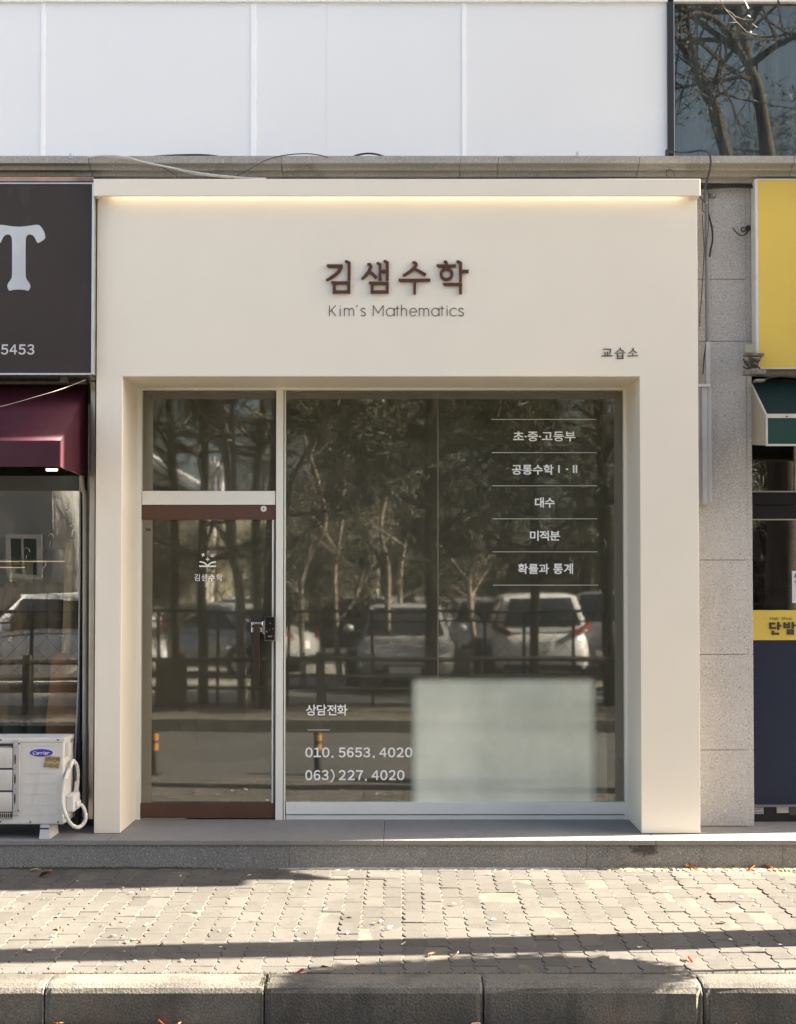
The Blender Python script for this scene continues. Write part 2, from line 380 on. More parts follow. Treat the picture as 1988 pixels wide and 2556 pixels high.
def paver_field():
    mb = MB(); mb.tone = []
    wx, wy, g = .1125, .225, .0016
    prof = [(0, 0), (.12, .0), (.25, .016), (.38, .0), (.5, 0), (.62, .0), (.75, .016), (.88, .0), (1, 0)]
    rnd = random.Random(3)
    y_lo, y_hi = YKI + .004, -.212
    c0, c1 = int(-3.4 / wx), int(3.6 / wx)
    for c in range(c0, c1):
        off = (wy / 2 if (c // 2) % 2 else 0)
        r = -1
        while True:
            r += 1
            ya = y_lo + r * wy - off; yb = ya + wy
            if ya > y_hi: break
            ca, cb = max(ya, y_lo), min(yb, y_hi)
            if cb - ca < .03: continue
            t = [q for q in prof if ya + q[0] * wy > ca + .002 and ya + q[0] * wy < cb - .002]
            def xo(yy):
                u = (yy - ya) / wy
                for k in range(8):
                    if prof[k][0] <= u <= prof[k + 1][0]:
                        return prof[k][1] + (prof[k + 1][1] - prof[k][1]) * (u - prof[k][0]) / (prof[k + 1][0] - prof[k][0])
                return 0
            ys = [ca] + [ya + q[0] * wy for q in t] + [cb]
            h = rnd.gauss(0, .0016) - (rnd.uniform(.002, .005) if rnd.random() < .04 else 0); tx, ty = rnd.gauss(0, .010), rnd.gauss(0, .006)
            tone = rnd.gauss(1.0, .055) * (rnd.uniform(.78, .88) if rnd.random() < .03 else 1); jx, jy = rnd.gauss(0, .0012), rnd.gauss(0, .0012)
            xm = (c + .5) * wx; gl_, gr_ = ((.0024, .0008) if c % 2 == 0 else (.0008, .0024))
            def ring(ins, zz):
                lft, rgt = [], []
                for k, yy in enumerate(ys):
                    e = min(max(yy, ca + g + ins), cb - g - ins)
                    lft.append((c * wx + xo(yy) + gl_ + ins, e)); rgt.append(((c + 1) * wx + xo(yy) - gr_ - ins, e))
                def ends(a, b, s):                                       # soft wave of the short sides
                    return []
                return [(p[0] + jx, p[1] + jy, zz + h + (p[0] - xm) * tx + (p[1] - (ya + yb) / 2) * ty) for p in rgt + lft[::-1]]
            i = len(mb.v)
            A, B, Cc = ring(0, ZP - .03), ring(0, ZP - .003), ring(.0026, ZP)
            nn = len(A)
            for rr in (A, B, Cc): mb.v += [Vector(p) for p in rr]
            mb.tone += [tone * .97] * (2 * nn) + [tone] * nn
            for a in range(2):
                for j in range(nn):
                    p = i + a * nn + j; q = i + a * nn + (j + 1) % nn; mb.f.append((p, q, q + nn, p + nn))
            mb.f.append(tuple(range(i + 2 * nn, i + 3 * nn)))
    return mb
pavement = paver_field().build('pavement', pav, recalc=False); pavement['kind'] = 'structure'
strip = MB().quad((-60, -2.43, ZP - .006), (-3.42, -2.43, ZP - .006), (-3.42, -.2, ZP - .006), (-60, -.2, ZP - .006)).quad((3.62, -2.43, ZP - .006), (60, -2.43, ZP - .006), (60, -.2, ZP - .006), (3.62, -.2, ZP - .006)).build('side_pavement', mat('side_concrete', (.22, .205, .18), .9, var=.15)); strip['kind'] = 'structure'
# kerb stones, one metre each
KERB = mat('kerb_concrete', (.108, .098, .082), .88, var=.28, vs=2.2, bump=1.0, bs=95, fine=.28, fs=110, stain=((.045, .042, .034), 5.5, .5, .22, .75))
j0 = P(659, 2453, YKO).x
KL = {-2: 'weathered kerb stone at the frame edge below the air conditioner', -1: 'sunlit kerb stone below the cream pillar and the glass door', 0: 'kerb stone with moss in its joint, below the phone numbers', 1: 'kerb stone half in tree shade, below the pale frosted patch', 2: 'kerb stone below the granite pier and the orange leaves'}
for k in range(-3, 4):
    xa = j0 + k * 1.0; rnd = random.Random(k + 50)
    m = MB(); sec = [(YKO, ZR - .05), (YKO, ZP - .035), (YKO + .012, ZP - .014), (YKO + .04, ZP - .002), (YKI - .012, ZP + .002), (YKI - .003, ZP - .006), (YKI - .003, ZR - .05)]
    rings = []
    for t in [0, .004, .012, .03, .2, .4, .6, .8, .97, .988, .996, 1]:
        ins = rnd.uniform(.003, .009) if t in (0, 1) else rnd.uniform(.001, .004) if t in (.004, .996) else .001 if t in (.012, .988) else 0
        rings.append([(xa + .003 + t * .994, yy + (ins if a < 4 else 0) + rnd.gauss(0, .0030), zz - (ins if 1 <= a <= 4 else 0)) for a, (yy, zz) in enumerate(sec)])
    m.loft(rings)
    tag(m.build('kerb_stone', KERB), KL.get(k, 'kerb stone at the end of the row, outside the shop fronts'), 'kerb stone', 'kerb stones along the pavement')
fk = MB()
for k in range(-30, 30): fk.box(k * 1.0 + .004, k + .996, -7.98, -7.83, ZR - .05, -.196)
o = fk.build('far_kerb', KERB); o['kind'] = 'structure'
# parking lines near the kerb and on the lane
mk = MB()
def mark(x0, x1, y0, y1): mk.quad((x0, y0, ZR + .004), (x1, y0, ZR + .004), (x1, y1, ZR + .004), (x0, y1, ZR + .004))
for xa in (-7.4, -5.1, 4.7, 7.0): mark(xa, xa + .12, -4.45, -2.9)
mark(-12, -7.5, -4.6, -4.48)
o = mk.build('road_marking', mat('road_paint', (.55, .53, .47), .8, var=.2, vs=3, stain=((.10, .095, .085), 9, .60, 1, .8))); o['kind'] = 'structure'

# plinth under the shops
pl = thing('shop_plinth', 'long grey granite step that carries the row of shop fronts', 'step', (0, 0, ZP))
sl_ = MB(); xs = [-7.0, x(271, -.21) - 2.9, x(271, -.21), x(955, -.21), x(1635, -.21), 4.5]
cuts = [-7, -4.0, x(271, -.21), x(958, -.21), x(1635, -.21), 3.3, 4.5]
for a, b_ in zip(cuts, cuts[1:]): sl_.box(a + .0015, b_ - .0015, -.212, .56, -.032, 0)
sl_.build('slab', SLAB, pl, bevel=.003)
rz = MB(); cuts = [-7, -5, -3, x(1230 / 1.7, -.2), x(988 + 808 / 1.7, -.2), x(1950, -.2), 4.5]
for a, b_ in zip(cuts, cuts[1:]): rz.box(a + .001, b_ - .001, -.198, 0, ZP - .06, -.034)
rz.build('riser', GRANP, pl, bevel=.002)
MB().box(-7, 4.5, -.15, .6, ZP - .1, -.035).build('core', GRANP, pl)

# ------------------------------------------------------------------ the building that holds the shops
bd = thing('commercial_building', 'grey granite building with white panelled upper floor above the shops', 'building', (0, .6, 0))
zA, zB, zC, zD, zE = z(388, .05), z(407, .05), z(424, .10), z(440, .15), z(456, .20)
prof = [(.6, zA), (.05, zA), (.05, zB), (.10, zB), (.10, zC), (.15, zC), (.15, zD), (.20, zD), (.20, zE), (.6, zE)]
cor = MB(); cj = [-7, x(-40, .05), x(216, .05), x(700, .05), x(1150, .05), x(1246, .05), x(1602, .05), x(1990, .05), 4.5]
for a, b_ in zip(cj, cj[1:]):
    cor.loft([[(xx, yy, zz) for yy, zz in prof] for xx in (a + .0012, b_ - .0012)])
cor.build('cornice', GRANC, bd, bevel=.004)
zf0, zf1 = zA, P(CX, 4, .22).z
pj = [-6.9, x(108, .22, 200), x(633, .22, 200), x(1159, .22, 200), x(1668.5, .22, 200)]
for a, b_ in zip(pj, pj[1:]): MB().box(a + .004, b_ - .004, .22, .26, zf0 + .002, zf1).build('wall_panel', WPAN, bd, bevel=.002)
for q, (px, w) in enumerate(((108, 10.5), (633.5, 13), (1159.5, 11))):
    rnd = random.Random(q); hw = w / 2 / 375; xc = x(px, .22, 200); zs = [zf0 + (zf1 + .012 - zf0) * k / 40 for k in range(41)]
    po = [(xc - hw + rnd.gauss(0, .0008), zz) for zz in zs] + [(xc + hw + rnd.gauss(0, .0016), zz) for zz in zs[::-1]]
    MB().prism(po, .216, .2195).build('joint_tape', WTAPE, bd)
MB().box(x(817, .22, 200) - .0015, x(817, .22, 200) + .0015, .2188, .2199, zf0, zf1).build('film_seam', mat('film_seam', (.82, .80, .81), .4), bd)
MB().box(pj[0], pj[-1], .225, .26, zf1 + .003, zf1 + .02).build('sill_trim', BLACKM, bd)
wn = MB().pbox(1668.5, -40, 1682.5, 385.5, .20, .27); wn.box(x(1682, .2, 200), 4.5, .20, .27, P(CX, -40, .2).z, 6.6)
wno = wn.build('window_frame', BLACKM, bd, bevel=.003)
MB().box(x(1682.5, .24, 200), 4.48, .235, .241, zf0 - .03, 5.62).build('window_pane', G_UP, wno)
MB().box(x(1683.4, .2, 200), x(1685.0, .2, 200), .205, .235, zf0, 5.62).build('window_bead', ALU, wno)
MB().box(-6.9, pj[-1], .235, .241, zf1 + .022, 5.62).build('window_pane', G_UP, bd)
MB().box(-7, 4.5, .20, .3, 5.62, 9.5).build('upper_wall', WPAN, bd)
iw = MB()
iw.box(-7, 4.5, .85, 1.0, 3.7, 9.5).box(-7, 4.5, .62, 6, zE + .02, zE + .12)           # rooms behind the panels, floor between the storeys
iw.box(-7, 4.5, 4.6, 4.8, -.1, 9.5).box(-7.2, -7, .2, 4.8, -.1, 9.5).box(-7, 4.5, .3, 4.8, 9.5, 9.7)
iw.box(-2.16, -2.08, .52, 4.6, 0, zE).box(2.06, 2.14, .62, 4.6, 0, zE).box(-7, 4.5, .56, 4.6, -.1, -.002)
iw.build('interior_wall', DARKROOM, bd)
MB().box(4.5, 4.7, .22, 4.8, -.2, 9.7).build('side_wall', GRANC, bd)
# granite pier on the right of the cream front, coursed blocks
gp = MB(); gx0, gx1, gx2 = 1.93, x(1866.5, .25), x(1880.5, .25)
ys_ = [z(690, .25) + 1.2, z(697, .25), z(852, .25), z(1398, .25), z(1634, .25), z(1872.5, .25), 0.002]
ys_[0] = zE
for a, b_ in zip(ys_, ys_[1:]):
    gp.box(gx0, gx1 - .0012, .25, .6, b_ + .003, a - .003); gp.box(gx1 + .0012, gx2, .257, .6, b_ + .003, a - .003)
gp.box(gx0, gx2 - .004, .258, .6, 0, zE)
gp.build('granite_pier', GRAN, bd, bevel=.0025)
MB().box(-2.16, -1.9, .26, .52, z(950, .26), zE).box(gx2, 4.5, .27, .6, z(919, .25), zE).box(-7, -2.16, .27, .5, z(935, .27), zE).box(-1.9, 1.93, .27, .5, 3.9, zE).build('granite_wall', GRAN, bd)
MB().pbox(214, 1010, 241, 2045, .262, .5).build('stone_jamb', GRANC, bd)

# ------------------------------------------------------------------ the cream shop front
sf = thing('academy_shop', 'cream academy shop front with brown lettering, a big dark window and a glass door', 'shop front', (0, .25, 0))
XL, XR = x(238, 0), x(1746, 0); OL, OR = x(303.5, 0), x(1599.5, 0); ZO = P(950, 939.5, 0).z; ZT = P(950, 452, 0).z
poly = [(XL, .003), (OL, .003), (OL, ZO), (OR, ZO), (OR, .003), (XR, .003), (XR, ZT), (XL, ZT)]
MB().prism(poly, 0, .50).build('cladding', CREAM, sf, bevel=.0035, seg=3)
vs_ = MB(); va, vb = P(233.5, 488, -.08), P(1749, 446, -.08)
vs_.box(va.x, vb.x, -.08, -.07, va.z, vb.z).box(va.x, vb.x, -.07, .0, vb.z - .012, vb.z)
vs_.box(va.x, va.x + .03, -.07, -.0005, va.z + .001, vb.z - .012).box(vb.x - .03, vb.x, -.07, -.0005, va.z + .001, vb.z - .012)
vs_.box(va.x + .03, vb.x - .03, -.07, -.055, va.z + .001, va.z + .02).box(va.x + .03, vb.x - .03, -.055, -.0005, va.z + .05, va.z + .06)
vis = vs_.build('visor', CREAM, sf, bevel=.002)
MB().box(va.x + .10, vb.x - .10, -.050, -.030, va.z + .040, va.z + .049).build('light_strip', emit('warm_led', (1, .90, .79), .6), vis)
# frame: Y .50 front
fr = MB(); Yf = .503
def fb(px0, py0, px1, py1, d0=0.0, d1=.06): fr.pbox(px0, py0, px1, py1, Yf + d0, Yf + d1)
fb(334, 957, 354.5, 2049); fb(1561, 957, 1579, 2049); fb(354.6, 957, 1560.9, 973); fb(687.5, 973.1, 708, 2049, -.006)
fb(708.1, 973.1, 713.7, 2049, .002); fb(354.6, 1225.5, 687.4, 1260); fb(713.8, 2003, 1560.9, 2033); fb(713.8, 2034.5, 1560.9, 2050, .012)
fr.build('window_frame', FRAME, sf, bevel=.002)
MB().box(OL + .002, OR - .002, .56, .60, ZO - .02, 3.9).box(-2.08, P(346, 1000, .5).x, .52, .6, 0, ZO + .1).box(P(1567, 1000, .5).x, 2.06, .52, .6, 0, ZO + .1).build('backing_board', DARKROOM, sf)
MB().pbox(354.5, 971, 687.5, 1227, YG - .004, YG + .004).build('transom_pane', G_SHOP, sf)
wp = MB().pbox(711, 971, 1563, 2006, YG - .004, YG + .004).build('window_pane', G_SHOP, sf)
Yv = YG - .0045
MB().pbox(1093.2, 975, 1094.8, 2002, YG - .0052, YG - .0041).build('pane_joint', mat('joint_clear', (.19, .18, .14), .3), wp)
def line_px(px0, px1, py, h=.9):
    m = MB(); m.pbox(px0, py - h / 2, px1, py + h / 2, Yv - .0006, Yv); return m
C5 = lambda a, b: (1180 + a / 3.5396, 930 + b / 3.5396)
for (t, x0, y0, x1, y1) in (('초·중·고등부', 360, 519, 910, 607), ('공통수학', 349, 812, 716, 902), ('대수', 552, 1103, 727, 1193), ('미적분', 508, 1397, 775, 1486), ('확률과', 402, 1688, 676, 1780), ('통계', 714, 1686, 889, 1780)):
    a, b_ = C5(x0, y0), C5(x1, y1); text(t, (*a, *b_), Yv, off=.020, gap=.07).build('vinyl_text', WVINYL, wp, recalc=False)
for (x0, x1, y0, y1) in ((758, 771, 818, 886), (888, 901, 818, 886), (913, 926, 818, 886), (828, 844, 846, 860)):
    MB().pbox(*C5(x0, y0), *C5(x1, y1), Yv - .0006, Yv).build('vinyl_text', WVINYL, wp)
for (x0, x1, y) in ((168, 1095, 413), (171, 1098, 707), (174, 1101, 1000), (176, 1104, 1292), (178, 1107, 1584), (181, 1110, 1878)):
    line_px(*[C5(v, 0)[0] for v in (x0, x1)], C5(0, y)[1]).build('vinyl_rule', WVINYL, wp)
C6 = lambda a, b: (680 + a / 3.5396, 1480 + b / 3.5396)
text('상담전화', (*C6(298, 988), *C6(664, 1084)), Yv, off=.012, gap=.05).build('vinyl_text', WVINYL, wp, recalc=False)
line_px(C6(312, 0)[0], C6(510, 0)[0], C6(0, 1212)[1]).build('vinyl_rule', WVINYL, wp)
for (t, x0, y0, x1, y1) in (('010', 292, 1366, 506, 1454), ('5653', 586, 1366, 866, 1454), ('4020', 946, 1366, 1238, 1454), ('063', 292, 1566, 498, 1656), ('227', 586, 1566, 804, 1656), ('4020', 878, 1566, 1168, 1656)):
    text(t, (*C6(x0, y0), *C6(x1, y1)), Yv, off=.020, gap=.10).build('vinyl_text', WVINYL, wp, recalc=False)
for (x0, y0, x1, y1) in ((524, 1440, 541, 1458), (889, 1440, 906, 1458), (818, 1642, 835, 1660)): MB().pbox(*C6(x0, y0), *C6(x1, y1), Yv - .0006, Yv).build('vinyl_text', WVINYL, wp)
dt = MB()
pr = [P(*C6(a, b_), Yv) for a, b_ in ((518, 1562), (536, 1580), (546, 1610), (542, 1640), (530, 1660), (516, 1672))]
dt.ribbon([(p.x, p.z) for p in pr], .0085, Yv - .0006, Yv); dt.build('vinyl_text', WVINYL, wp)

# raised letters of the sign
LB = mat('letter_brown', (.075, .022, .010), .5, var=.12, vs=8)
LD = mat('letter_dark', (.035, .026, .02), .4)
C4 = lambda a, b: (700 + a / 2.8317, 600 + b / 2.8317)
K4 = 1 / 2.8317 / 378
def W4(p, Y=0): q = P(*C4(*p), Y); return (q.x, q.z)
def stroke4(m, pts, w, y0=-.020, y1=-.003, closed=False): m.ribbon([W4(p) for p in pts], ([v * K4 * .93 for v in w] if isinstance(w, (list, tuple)) else w * K4 * .93), y0, y1, closed)
def box4(m, x0, y0, x1, y1, w): # hollow rectangle by centre line
    stroke4(m, [(x0, y0), (x1, y0), (x1, y1), (x0, y1)], w, closed=True)
def bez(p0, p1, p2, n=8): return [((1 - t) ** 2 * p0[0] + 2 * t * (1 - t) * p1[0] + t * t * p2[0], (1 - t) ** 2 * p0[1] + 2 * t * (1 - t) * p1[1] + t * t * p2[1]) for t in [k / n for k in range(n + 1)]]
ch = [MB(), MB(), MB(), MB()]
m = ch[0]
stroke4(m, [(331, 178), (345, 184), (438, 184)], [16, 24, 24]); stroke4(m, bez((432, 176), (430, 235), (326, 285), 10), [26, 26, 25, 24, 24, 23, 23, 22, 21, 19, 15])
stroke4(m, [(458, 150), (472, 153), (487, 162), (487, 286)], [14, 20, 24, 22]); stroke4(m, [(362, 297), (380, 303)], [15, 23]); box4(m, 382, 303, 486, 367, 22)
m = ch[1]
stroke4(m, [(616, 171), (634, 172), (643, 190)], [14, 20, 22]); stroke4(m, bez((642, 186), (628, 232), (576, 278), 8), [24, 24, 23, 22, 22, 21, 20, 18, 14])
stroke4(m, [(622, 214), (650, 236), (680, 268)], [16, 22, 24]); stroke4(m, [(682, 162), (694, 165), (706, 175), (706, 286)], [13, 18, 22, 21])
stroke4(m, [(714, 220), (748, 220)], 20); stroke4(m, [(730, 148), (744, 152), (757, 162), (757, 286)], [14, 20, 24, 22]); stroke4(m, [(627, 300), (645, 305)], [14, 22]); box4(m, 649, 305, 757, 367, 22)
m = ch[2]
stroke4(m, [(934, 157), (953, 160), (964, 176)], [14, 20, 22]); stroke4(m, bez((963, 172), (942, 215), (868, 252), 8), [24, 24, 23, 22, 22, 21, 20, 18, 15]); stroke4(m, [(944, 200), (990, 225), (1028, 248)], [16, 22, 24])
stroke4(m, [(838, 278), (852, 286), (1060, 283)], [14, 24, 22]); stroke4(m, [(950, 292), (950, 383)], [22, 19])
m = ch[3]
stroke4(m, [(1156, 150), (1172, 155), (1176, 178)], [14, 20, 24]); stroke4(m, [(1106, 177), (1120, 184), (1241, 182)], [14, 22, 20])
stroke4(m, [(1175 + 38.5 * math.cos(a * math.pi / 14), 241 + 38.5 * math.sin(a * math.pi / 14)) for a in range(28)], 21, closed=True)
stroke4(m, [(1246, 150), (1261, 154), (1274, 164), (1274, 294)], [14, 20, 24, 22]); stroke4(m, [(1282, 222), (1318, 221), (1331, 222)], [22, 22, 26])
stroke4(m, [(1152, 307), (1166, 314), (1286, 313)], [14, 23, 23]); stroke4(m, [(1274, 318), (1274, 382)], [24, 20])
for m in ch: m.build('raised_letter', LB, sf)
ep = MB(); w = 5.3; eY = (-.0025, -.0005)
def st(pts): stroke4(ep, pts, w, *eY)
def A4(cx, cy, r, a0, a1, n=14, ry=None): return [(cx + r * math.cos(R_(a0 + (a1 - a0) * k / n)), cy + (ry or r) * math.sin(R_(a0 + (a1 - a0) * k / n))) for k in range(n + 1)]
def st_m(x0, x1, x2=None):
    st([(x0, 478), (x0, 535)])
    for a, b_ in ((x0, x1), (x1, x2)) if x2 else ((x0, x1),):
        c = (a + b_) / 2; r = (b_ - a) / 2; st(A4(c, 497, r, 180, 360, 10, 17) + [(b_, 535)])
def st_s(x0, x1): 
    c = (x0 + x1) / 2; r = (x1 - x0) / 2
    st([(x1 - 2, 487), (c + r * .3, 479.5), (c - r * .3, 479.5), (x0 + 2, 486), (x0 + 1, 495), (c - r * .2, 503), (c + r * .4, 508), (x1 - 1, 516), (x1 - 1, 526), (c + r * .35, 533.5), (c - r * .35, 533.5), (x0, 525)])
def st_a(c, r): st([(c + r * math.cos(R_(k * 18)), 506 + 28 * math.sin(R_(k * 18))) for k in range(21)]); st([(c + r, 477), (c + r, 535)])
st([(348, 459), (348, 535)]); st([(392, 459), (351, 503)]); st([(362, 492), (394, 535)])
st([(424, 480), (424, 535)]); st([(424, 461), (424, 468)]); st_m(453, 487, 520); st([(545, 456), (540, 472)]); st_s(570, 604)
st([(658, 535), (658, 460), (693, 512), (728, 460), (728, 535)]); st_a(779, 28); st([(827, 461), (827, 535)]); st([(813, 481), (841, 481)])
st([(857, 455), (857, 535)]); st(A4(875, 497, 18, 180, 360, 10, 17) + [(893, 535)])
st([(917, 506), (963, 506)] + A4(940, 506, 24, 0, -318, 18, 28)); st_m(983, 1016, 1050); st_a(1097, 26); st([(1144, 461), (1144, 535)]); st([(1130, 481), (1158, 481)])
st([(1180, 480), (1180, 535)]); st([(1180, 461), (1180, 468)]); st(A4(1227, 506, 27, -42, -318, 16, 28)); st_s(1262, 1297)
ep.build('sign_text', LD, sf)
CA = lambda a, b: (1440 + a / 7.7227, 820 + b / 7.7227)
ms = MB(); KA = 1 / 7.7227 / 378
def sa(pts, w=14): ms.ribbon([(lambda q: (q.x, q.z))(P(*CA(*p), 0)) for p in pts], [v * KA for v in w] if isinstance(w, (list, tuple)) else w * KA, -.004, -.0005)
sa([(505, 390), (520, 397), (655, 396)], [8, 16, 15]); sa([(655, 390), (650, 440), (640, 500)], [22, 20, 16]); sa([(532, 456), (547, 462), (550, 520)], [10, 16, 16]); sa([(582, 450), (597, 456), (600, 520)], [10, 16, 16]); sa([(480, 520), (495, 531), (690, 524)], [9, 16, 15])
sa([(828, 374), (845, 376), (852, 390)], [9, 15, 17]); sa(bez((850, 388), (828, 425), (766, 448)), 15); sa([(838, 400), (875, 425), (910, 442)], [12, 16, 18]); sa([(733, 464), (748, 476), (940, 468)], [9, 15, 14])
sa([(772, 500), (788, 506), (790, 578), (893, 576), (893, 500), (876, 496)], [10, 18, 18, 18, 18, 10]); sa([(792, 532), (890, 530)], 13)
sa([(1072, 380), (1092, 382), (1100, 398)], [9, 15, 17]); sa(bez((1098, 394), (1076, 440), (1006, 478)), 15); sa([(1085, 412), (1125, 445), (1160, 470)], [12, 16, 18]); sa([(1070, 474), (1084, 478), (1088, 518)], [9, 15, 15]); sa([(982, 518), (997, 530), (1190, 522)], [9, 15, 14])
ms.build('sign_text', LD, sf)

# the door leaf
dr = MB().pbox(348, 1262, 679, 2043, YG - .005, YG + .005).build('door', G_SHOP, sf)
MB().pbox(348.6, 1261.5, 687, 1297, YG - .022, YG + .022).build('top_rail', BROWN, dr, bevel=.002)
MB().pbox(345.5, 2006, 687, 2042.5, YG - .022, YG + .022).build('bottom_rail', BROWN, dr, bevel=.002)
MB().pbox(678, 1297.5, 683.5, 2005.5, YG - .012, YG + .012).build('edge_strip', mat('white_gasket', (.82, .78, .74), .4), dr)
MB().pbox(683.6, 1297.5, 687, 2005.5, YG + .002, YG + .02).build('edge_strip', mat('grey_gasket', (.30, .28, .25), .5), dr)
lk = MB(); c = P(658.5, 1270, YG - .022); lk.disc(c - Vector((0, .006, 0)), .021, 'y', .006, 24); lk.disc(c - Vector((0, .012, 0)), .014, 'y', .006, 24); lk.build('lock_cylinder', mat('lock_white', (.72, .70, .66), .3), dr)
MB().disc(c - Vector((0, .0135, 0)), .005, 'y', .002, 12).build('keyhole', BLACKM, dr)
MB().pbox(632, 1562, 648.5, 1702.5, YG - .075, YG - .045).build('handle', DBROWN, dr, bevel=.004)
hm = MB(); hm.pbox(627, 1553.5, 655, 1559.5, YG - .05, YG - .03); hm.pbox(627, 1567, 655, 1577.5, YG - .05, YG - .03); hm.pbox(627, 1559.5, 631, 1567, YG - .048, YG - .03); hm.pbox(655, 1551, 662, 1582, YG - .055, YG - .005); hm.pbox(637, 1580, 645, 1586, YG - .044, YG - .006); hm.pbox(637, 1690, 645, 1696, YG - .044, YG - .006)
hm.build('lock_arm', CHROME, dr, bevel=.003)
hd = MB(); q = P(628, 1565.5, YG - .03); hd.prism([(q.x + .001, q.z + .033)] + [(q.x + .034 * math.cos(R_(a)), q.z + .033 * math.sin(R_(a))) for a in range(90, 271, 12)], q.y - .02, q.y + .024); hd.build('lock_latch', BLACKM, dr)
MB().pbox(661, 1540, 688, 1599.5, YG - .062, YG - .006).build('digital_lock', GLOSSB, dr, bevel=.004)
lr = MB(); a, b_ = P(661, 1599.5, YG - .063), P(688, 1540, YG - .063)
for q in ((a.x, a.x + .0022, a.z, b_.z), (b_.x - .0022, b_.x, a.z, b_.z), (a.x + .0022, b_.x - .0022, b_.z - .0022, b_.z), (a.x + .0022, b_.x - .0022, a.z, a.z + .0022)): lr.box(q[0], q[1], YG - .0645, YG - .058, q[2], q[3])
lr.build('lock_rim', CHROME, dr)
for (ax, ay, r) in ((675, 1556, .004), (673, 1571.5, .003), (681.5, 1570, .004), (666, 1577, .006)): MB().disc(P(ax, ay, YG - .0635), r, 'y', .0012, 12).build('lock_button', mat('lock_grey', (.22, .22, .22), .3), dr)
MB().pbox(669, 1587, 679.5, 1590, YG - .0635, YG - .0622).build('lock_badge', MATS['lock_grey'], dr)
MB().pbox(364, 1319, 376, 1325, YG - .0056, YG - .005).build('small_label', mat('label_grey', (.05, .05, .045), .5), dr)
mat_ = MB().pbox(350, 2042.8, 466, 2045, YG - .02, YG + .02)
mat_.build('door_shoe', ALU, dr)
Yd = YG - .0055; CB = lambda a, b: (440 + a / 10.62, 1330 + b / 10.62); KB = 1 / 10.62 / 357
lg = MB()
def sb(pts, w): lg.ribbon([(lambda q: (q.x, q.z))(P(*CB(*p), Yd)) for p in pts], w * KB, Yd - .0006, Yd)
sb([(672, 562), (756, 602)], 22); sb([(735, 542), (694, 632)], 22); sb([(918, 590), (1004, 590)], 18); sb([(918, 632), (1004, 632)], 18); sb([(786, 702), (882, 702)], 24)
for yy in (660, 738): lg.disc(P(*CB(834, yy), Yd - .0008), 13 * KB, 'y', .0006, 12)
sb(bez((620, 768), (755, 768), (834, 880), 10), 30); sb(bez((1050, 768), (915, 768), (834, 880), 10), 30); sb([(610, 886), (1060, 886)], 34)
lg.build('vinyl_logo', WVINYL, dr)
text('김샘수학', (*CB(483, 1093), *CB(1226, 1276)), Yd, off=.0, gap=.22).build('vinyl_text', WVINYL, dr, recalc=False)

# pale frosted patch low on the window, and a bin behind the glass
FILM = bpy.data.materials.new('frosted_film'); FILM.use_nodes = True                # sprayed frosting, fading out at its edges
n, l = FILM.node_tree.nodes, FILM.node_tree.links; p0 = n['Principled BSDF']; p0.inputs['Roughness'].default_value = .35
qa, qb = P(1036, 2003, YG - .0052), P(1480, 1700, YG - .0052); qc, qh = (qa + qb) / 2, (qb - qa) / 2
geo = n.new('ShaderNodeNewGeometry'); sp = n.new('ShaderNodeSeparateXYZ'); l.new(geo.outputs['Position'], sp.inputs[0])
def edge(sock, ctr, half, soft, one=False):
    m1 = n.new('ShaderNodeMath'); m1.operation = 'SUBTRACT'; m1.inputs[1].default_value = ctr; l.new(sock, m1.inputs[0]); o_ = m1.outputs[0]
    if not one:
        m2 = n.new('ShaderNodeMath'); m2.operation = 'ABSOLUTE'; l.new(o_, m2.inputs[0]); o_ = m2.outputs[0]
    r = n.new('ShaderNodeMapRange'); r.interpolation_type = 'SMOOTHSTEP'; r.inputs['From Min'].default_value = half + soft; r.inputs['From Max'].default_value = half - soft; l.new(o_, r.inputs['Value']); return r.outputs[0]
mm_ = n.new('ShaderNodeMath'); mm_.operation = 'MULTIPLY'; l.new(edge(sp.outputs['X'], qc.x, qh.x, .045), mm_.inputs[0]); l.new(edge(sp.outputs['Z'], qb.z, 0, .04, True), mm_.inputs[1])
nz = n.new('ShaderNodeTexNoise'); nz.inputs['Scale'].default_value = 2.4; nz.inputs['Detail'].default_value = 3; l.new(geo.outputs['Position'], nz.inputs['Vector'])
r = n.new('ShaderNodeMapRange'); r.inputs['From Min'].default_value = .3; r.inputs['From Max'].default_value = .7; r.inputs['To Min'].default_value = .74; r.inputs['To Max'].default_value = .94; l.new(nz.outputs['Fac'], r.inputs['Value'])
m4 = n.new('ShaderNodeMath'); m4.operation = 'MULTIPLY'; l.new(mm_.outputs[0], m4.inputs[0]); l.new(r.outputs[0], m4.inputs[1])
mc = n.new('ShaderNodeMix'); mc.data_type = 'RGBA'; mc.inputs['A'].default_value = (.64, .69, .55, 1); mc.inputs['B'].default_value = (.88, .885, .72, 1); l.new(nz.outputs['Fac'], mc.inputs['Factor']); l.new(mc.outputs['Result'], p0.inputs['Base Color'])
gl = n.new('ShaderNodeBsdfGlossy'); gl.inputs['Roughness'].default_value = .06; mg = n.new('ShaderNodeMixShader'); mg.inputs[0].default_value = .14; l.new(p0.outputs[0], mg.inputs[1]); l.new(gl.outputs[0], mg.inputs[2])
tr = n.new('ShaderNodeBsdfTransparent'); ms = n.new('ShaderNodeMixShader'); l.new(m4.outputs[0], ms.inputs[0]); l.new(tr.outputs[0], ms.inputs[1]); l.new(mg.outputs[0], ms.inputs[2]); l.new(ms.outputs[0], n['Material Output'].inputs[0])
MB().box(qa.x - .05, qb.x + .05, YG - .0054, YG - .0046, P(1036, 2002.5, YG).z, qb.z + .05).build('frosted_film', FILM, wp)
bn = thing('white_bin', 'tall white bin with rounded top beside the frosted patch, behind the glass', 'bin', (x(1498, .75), .76, 0))
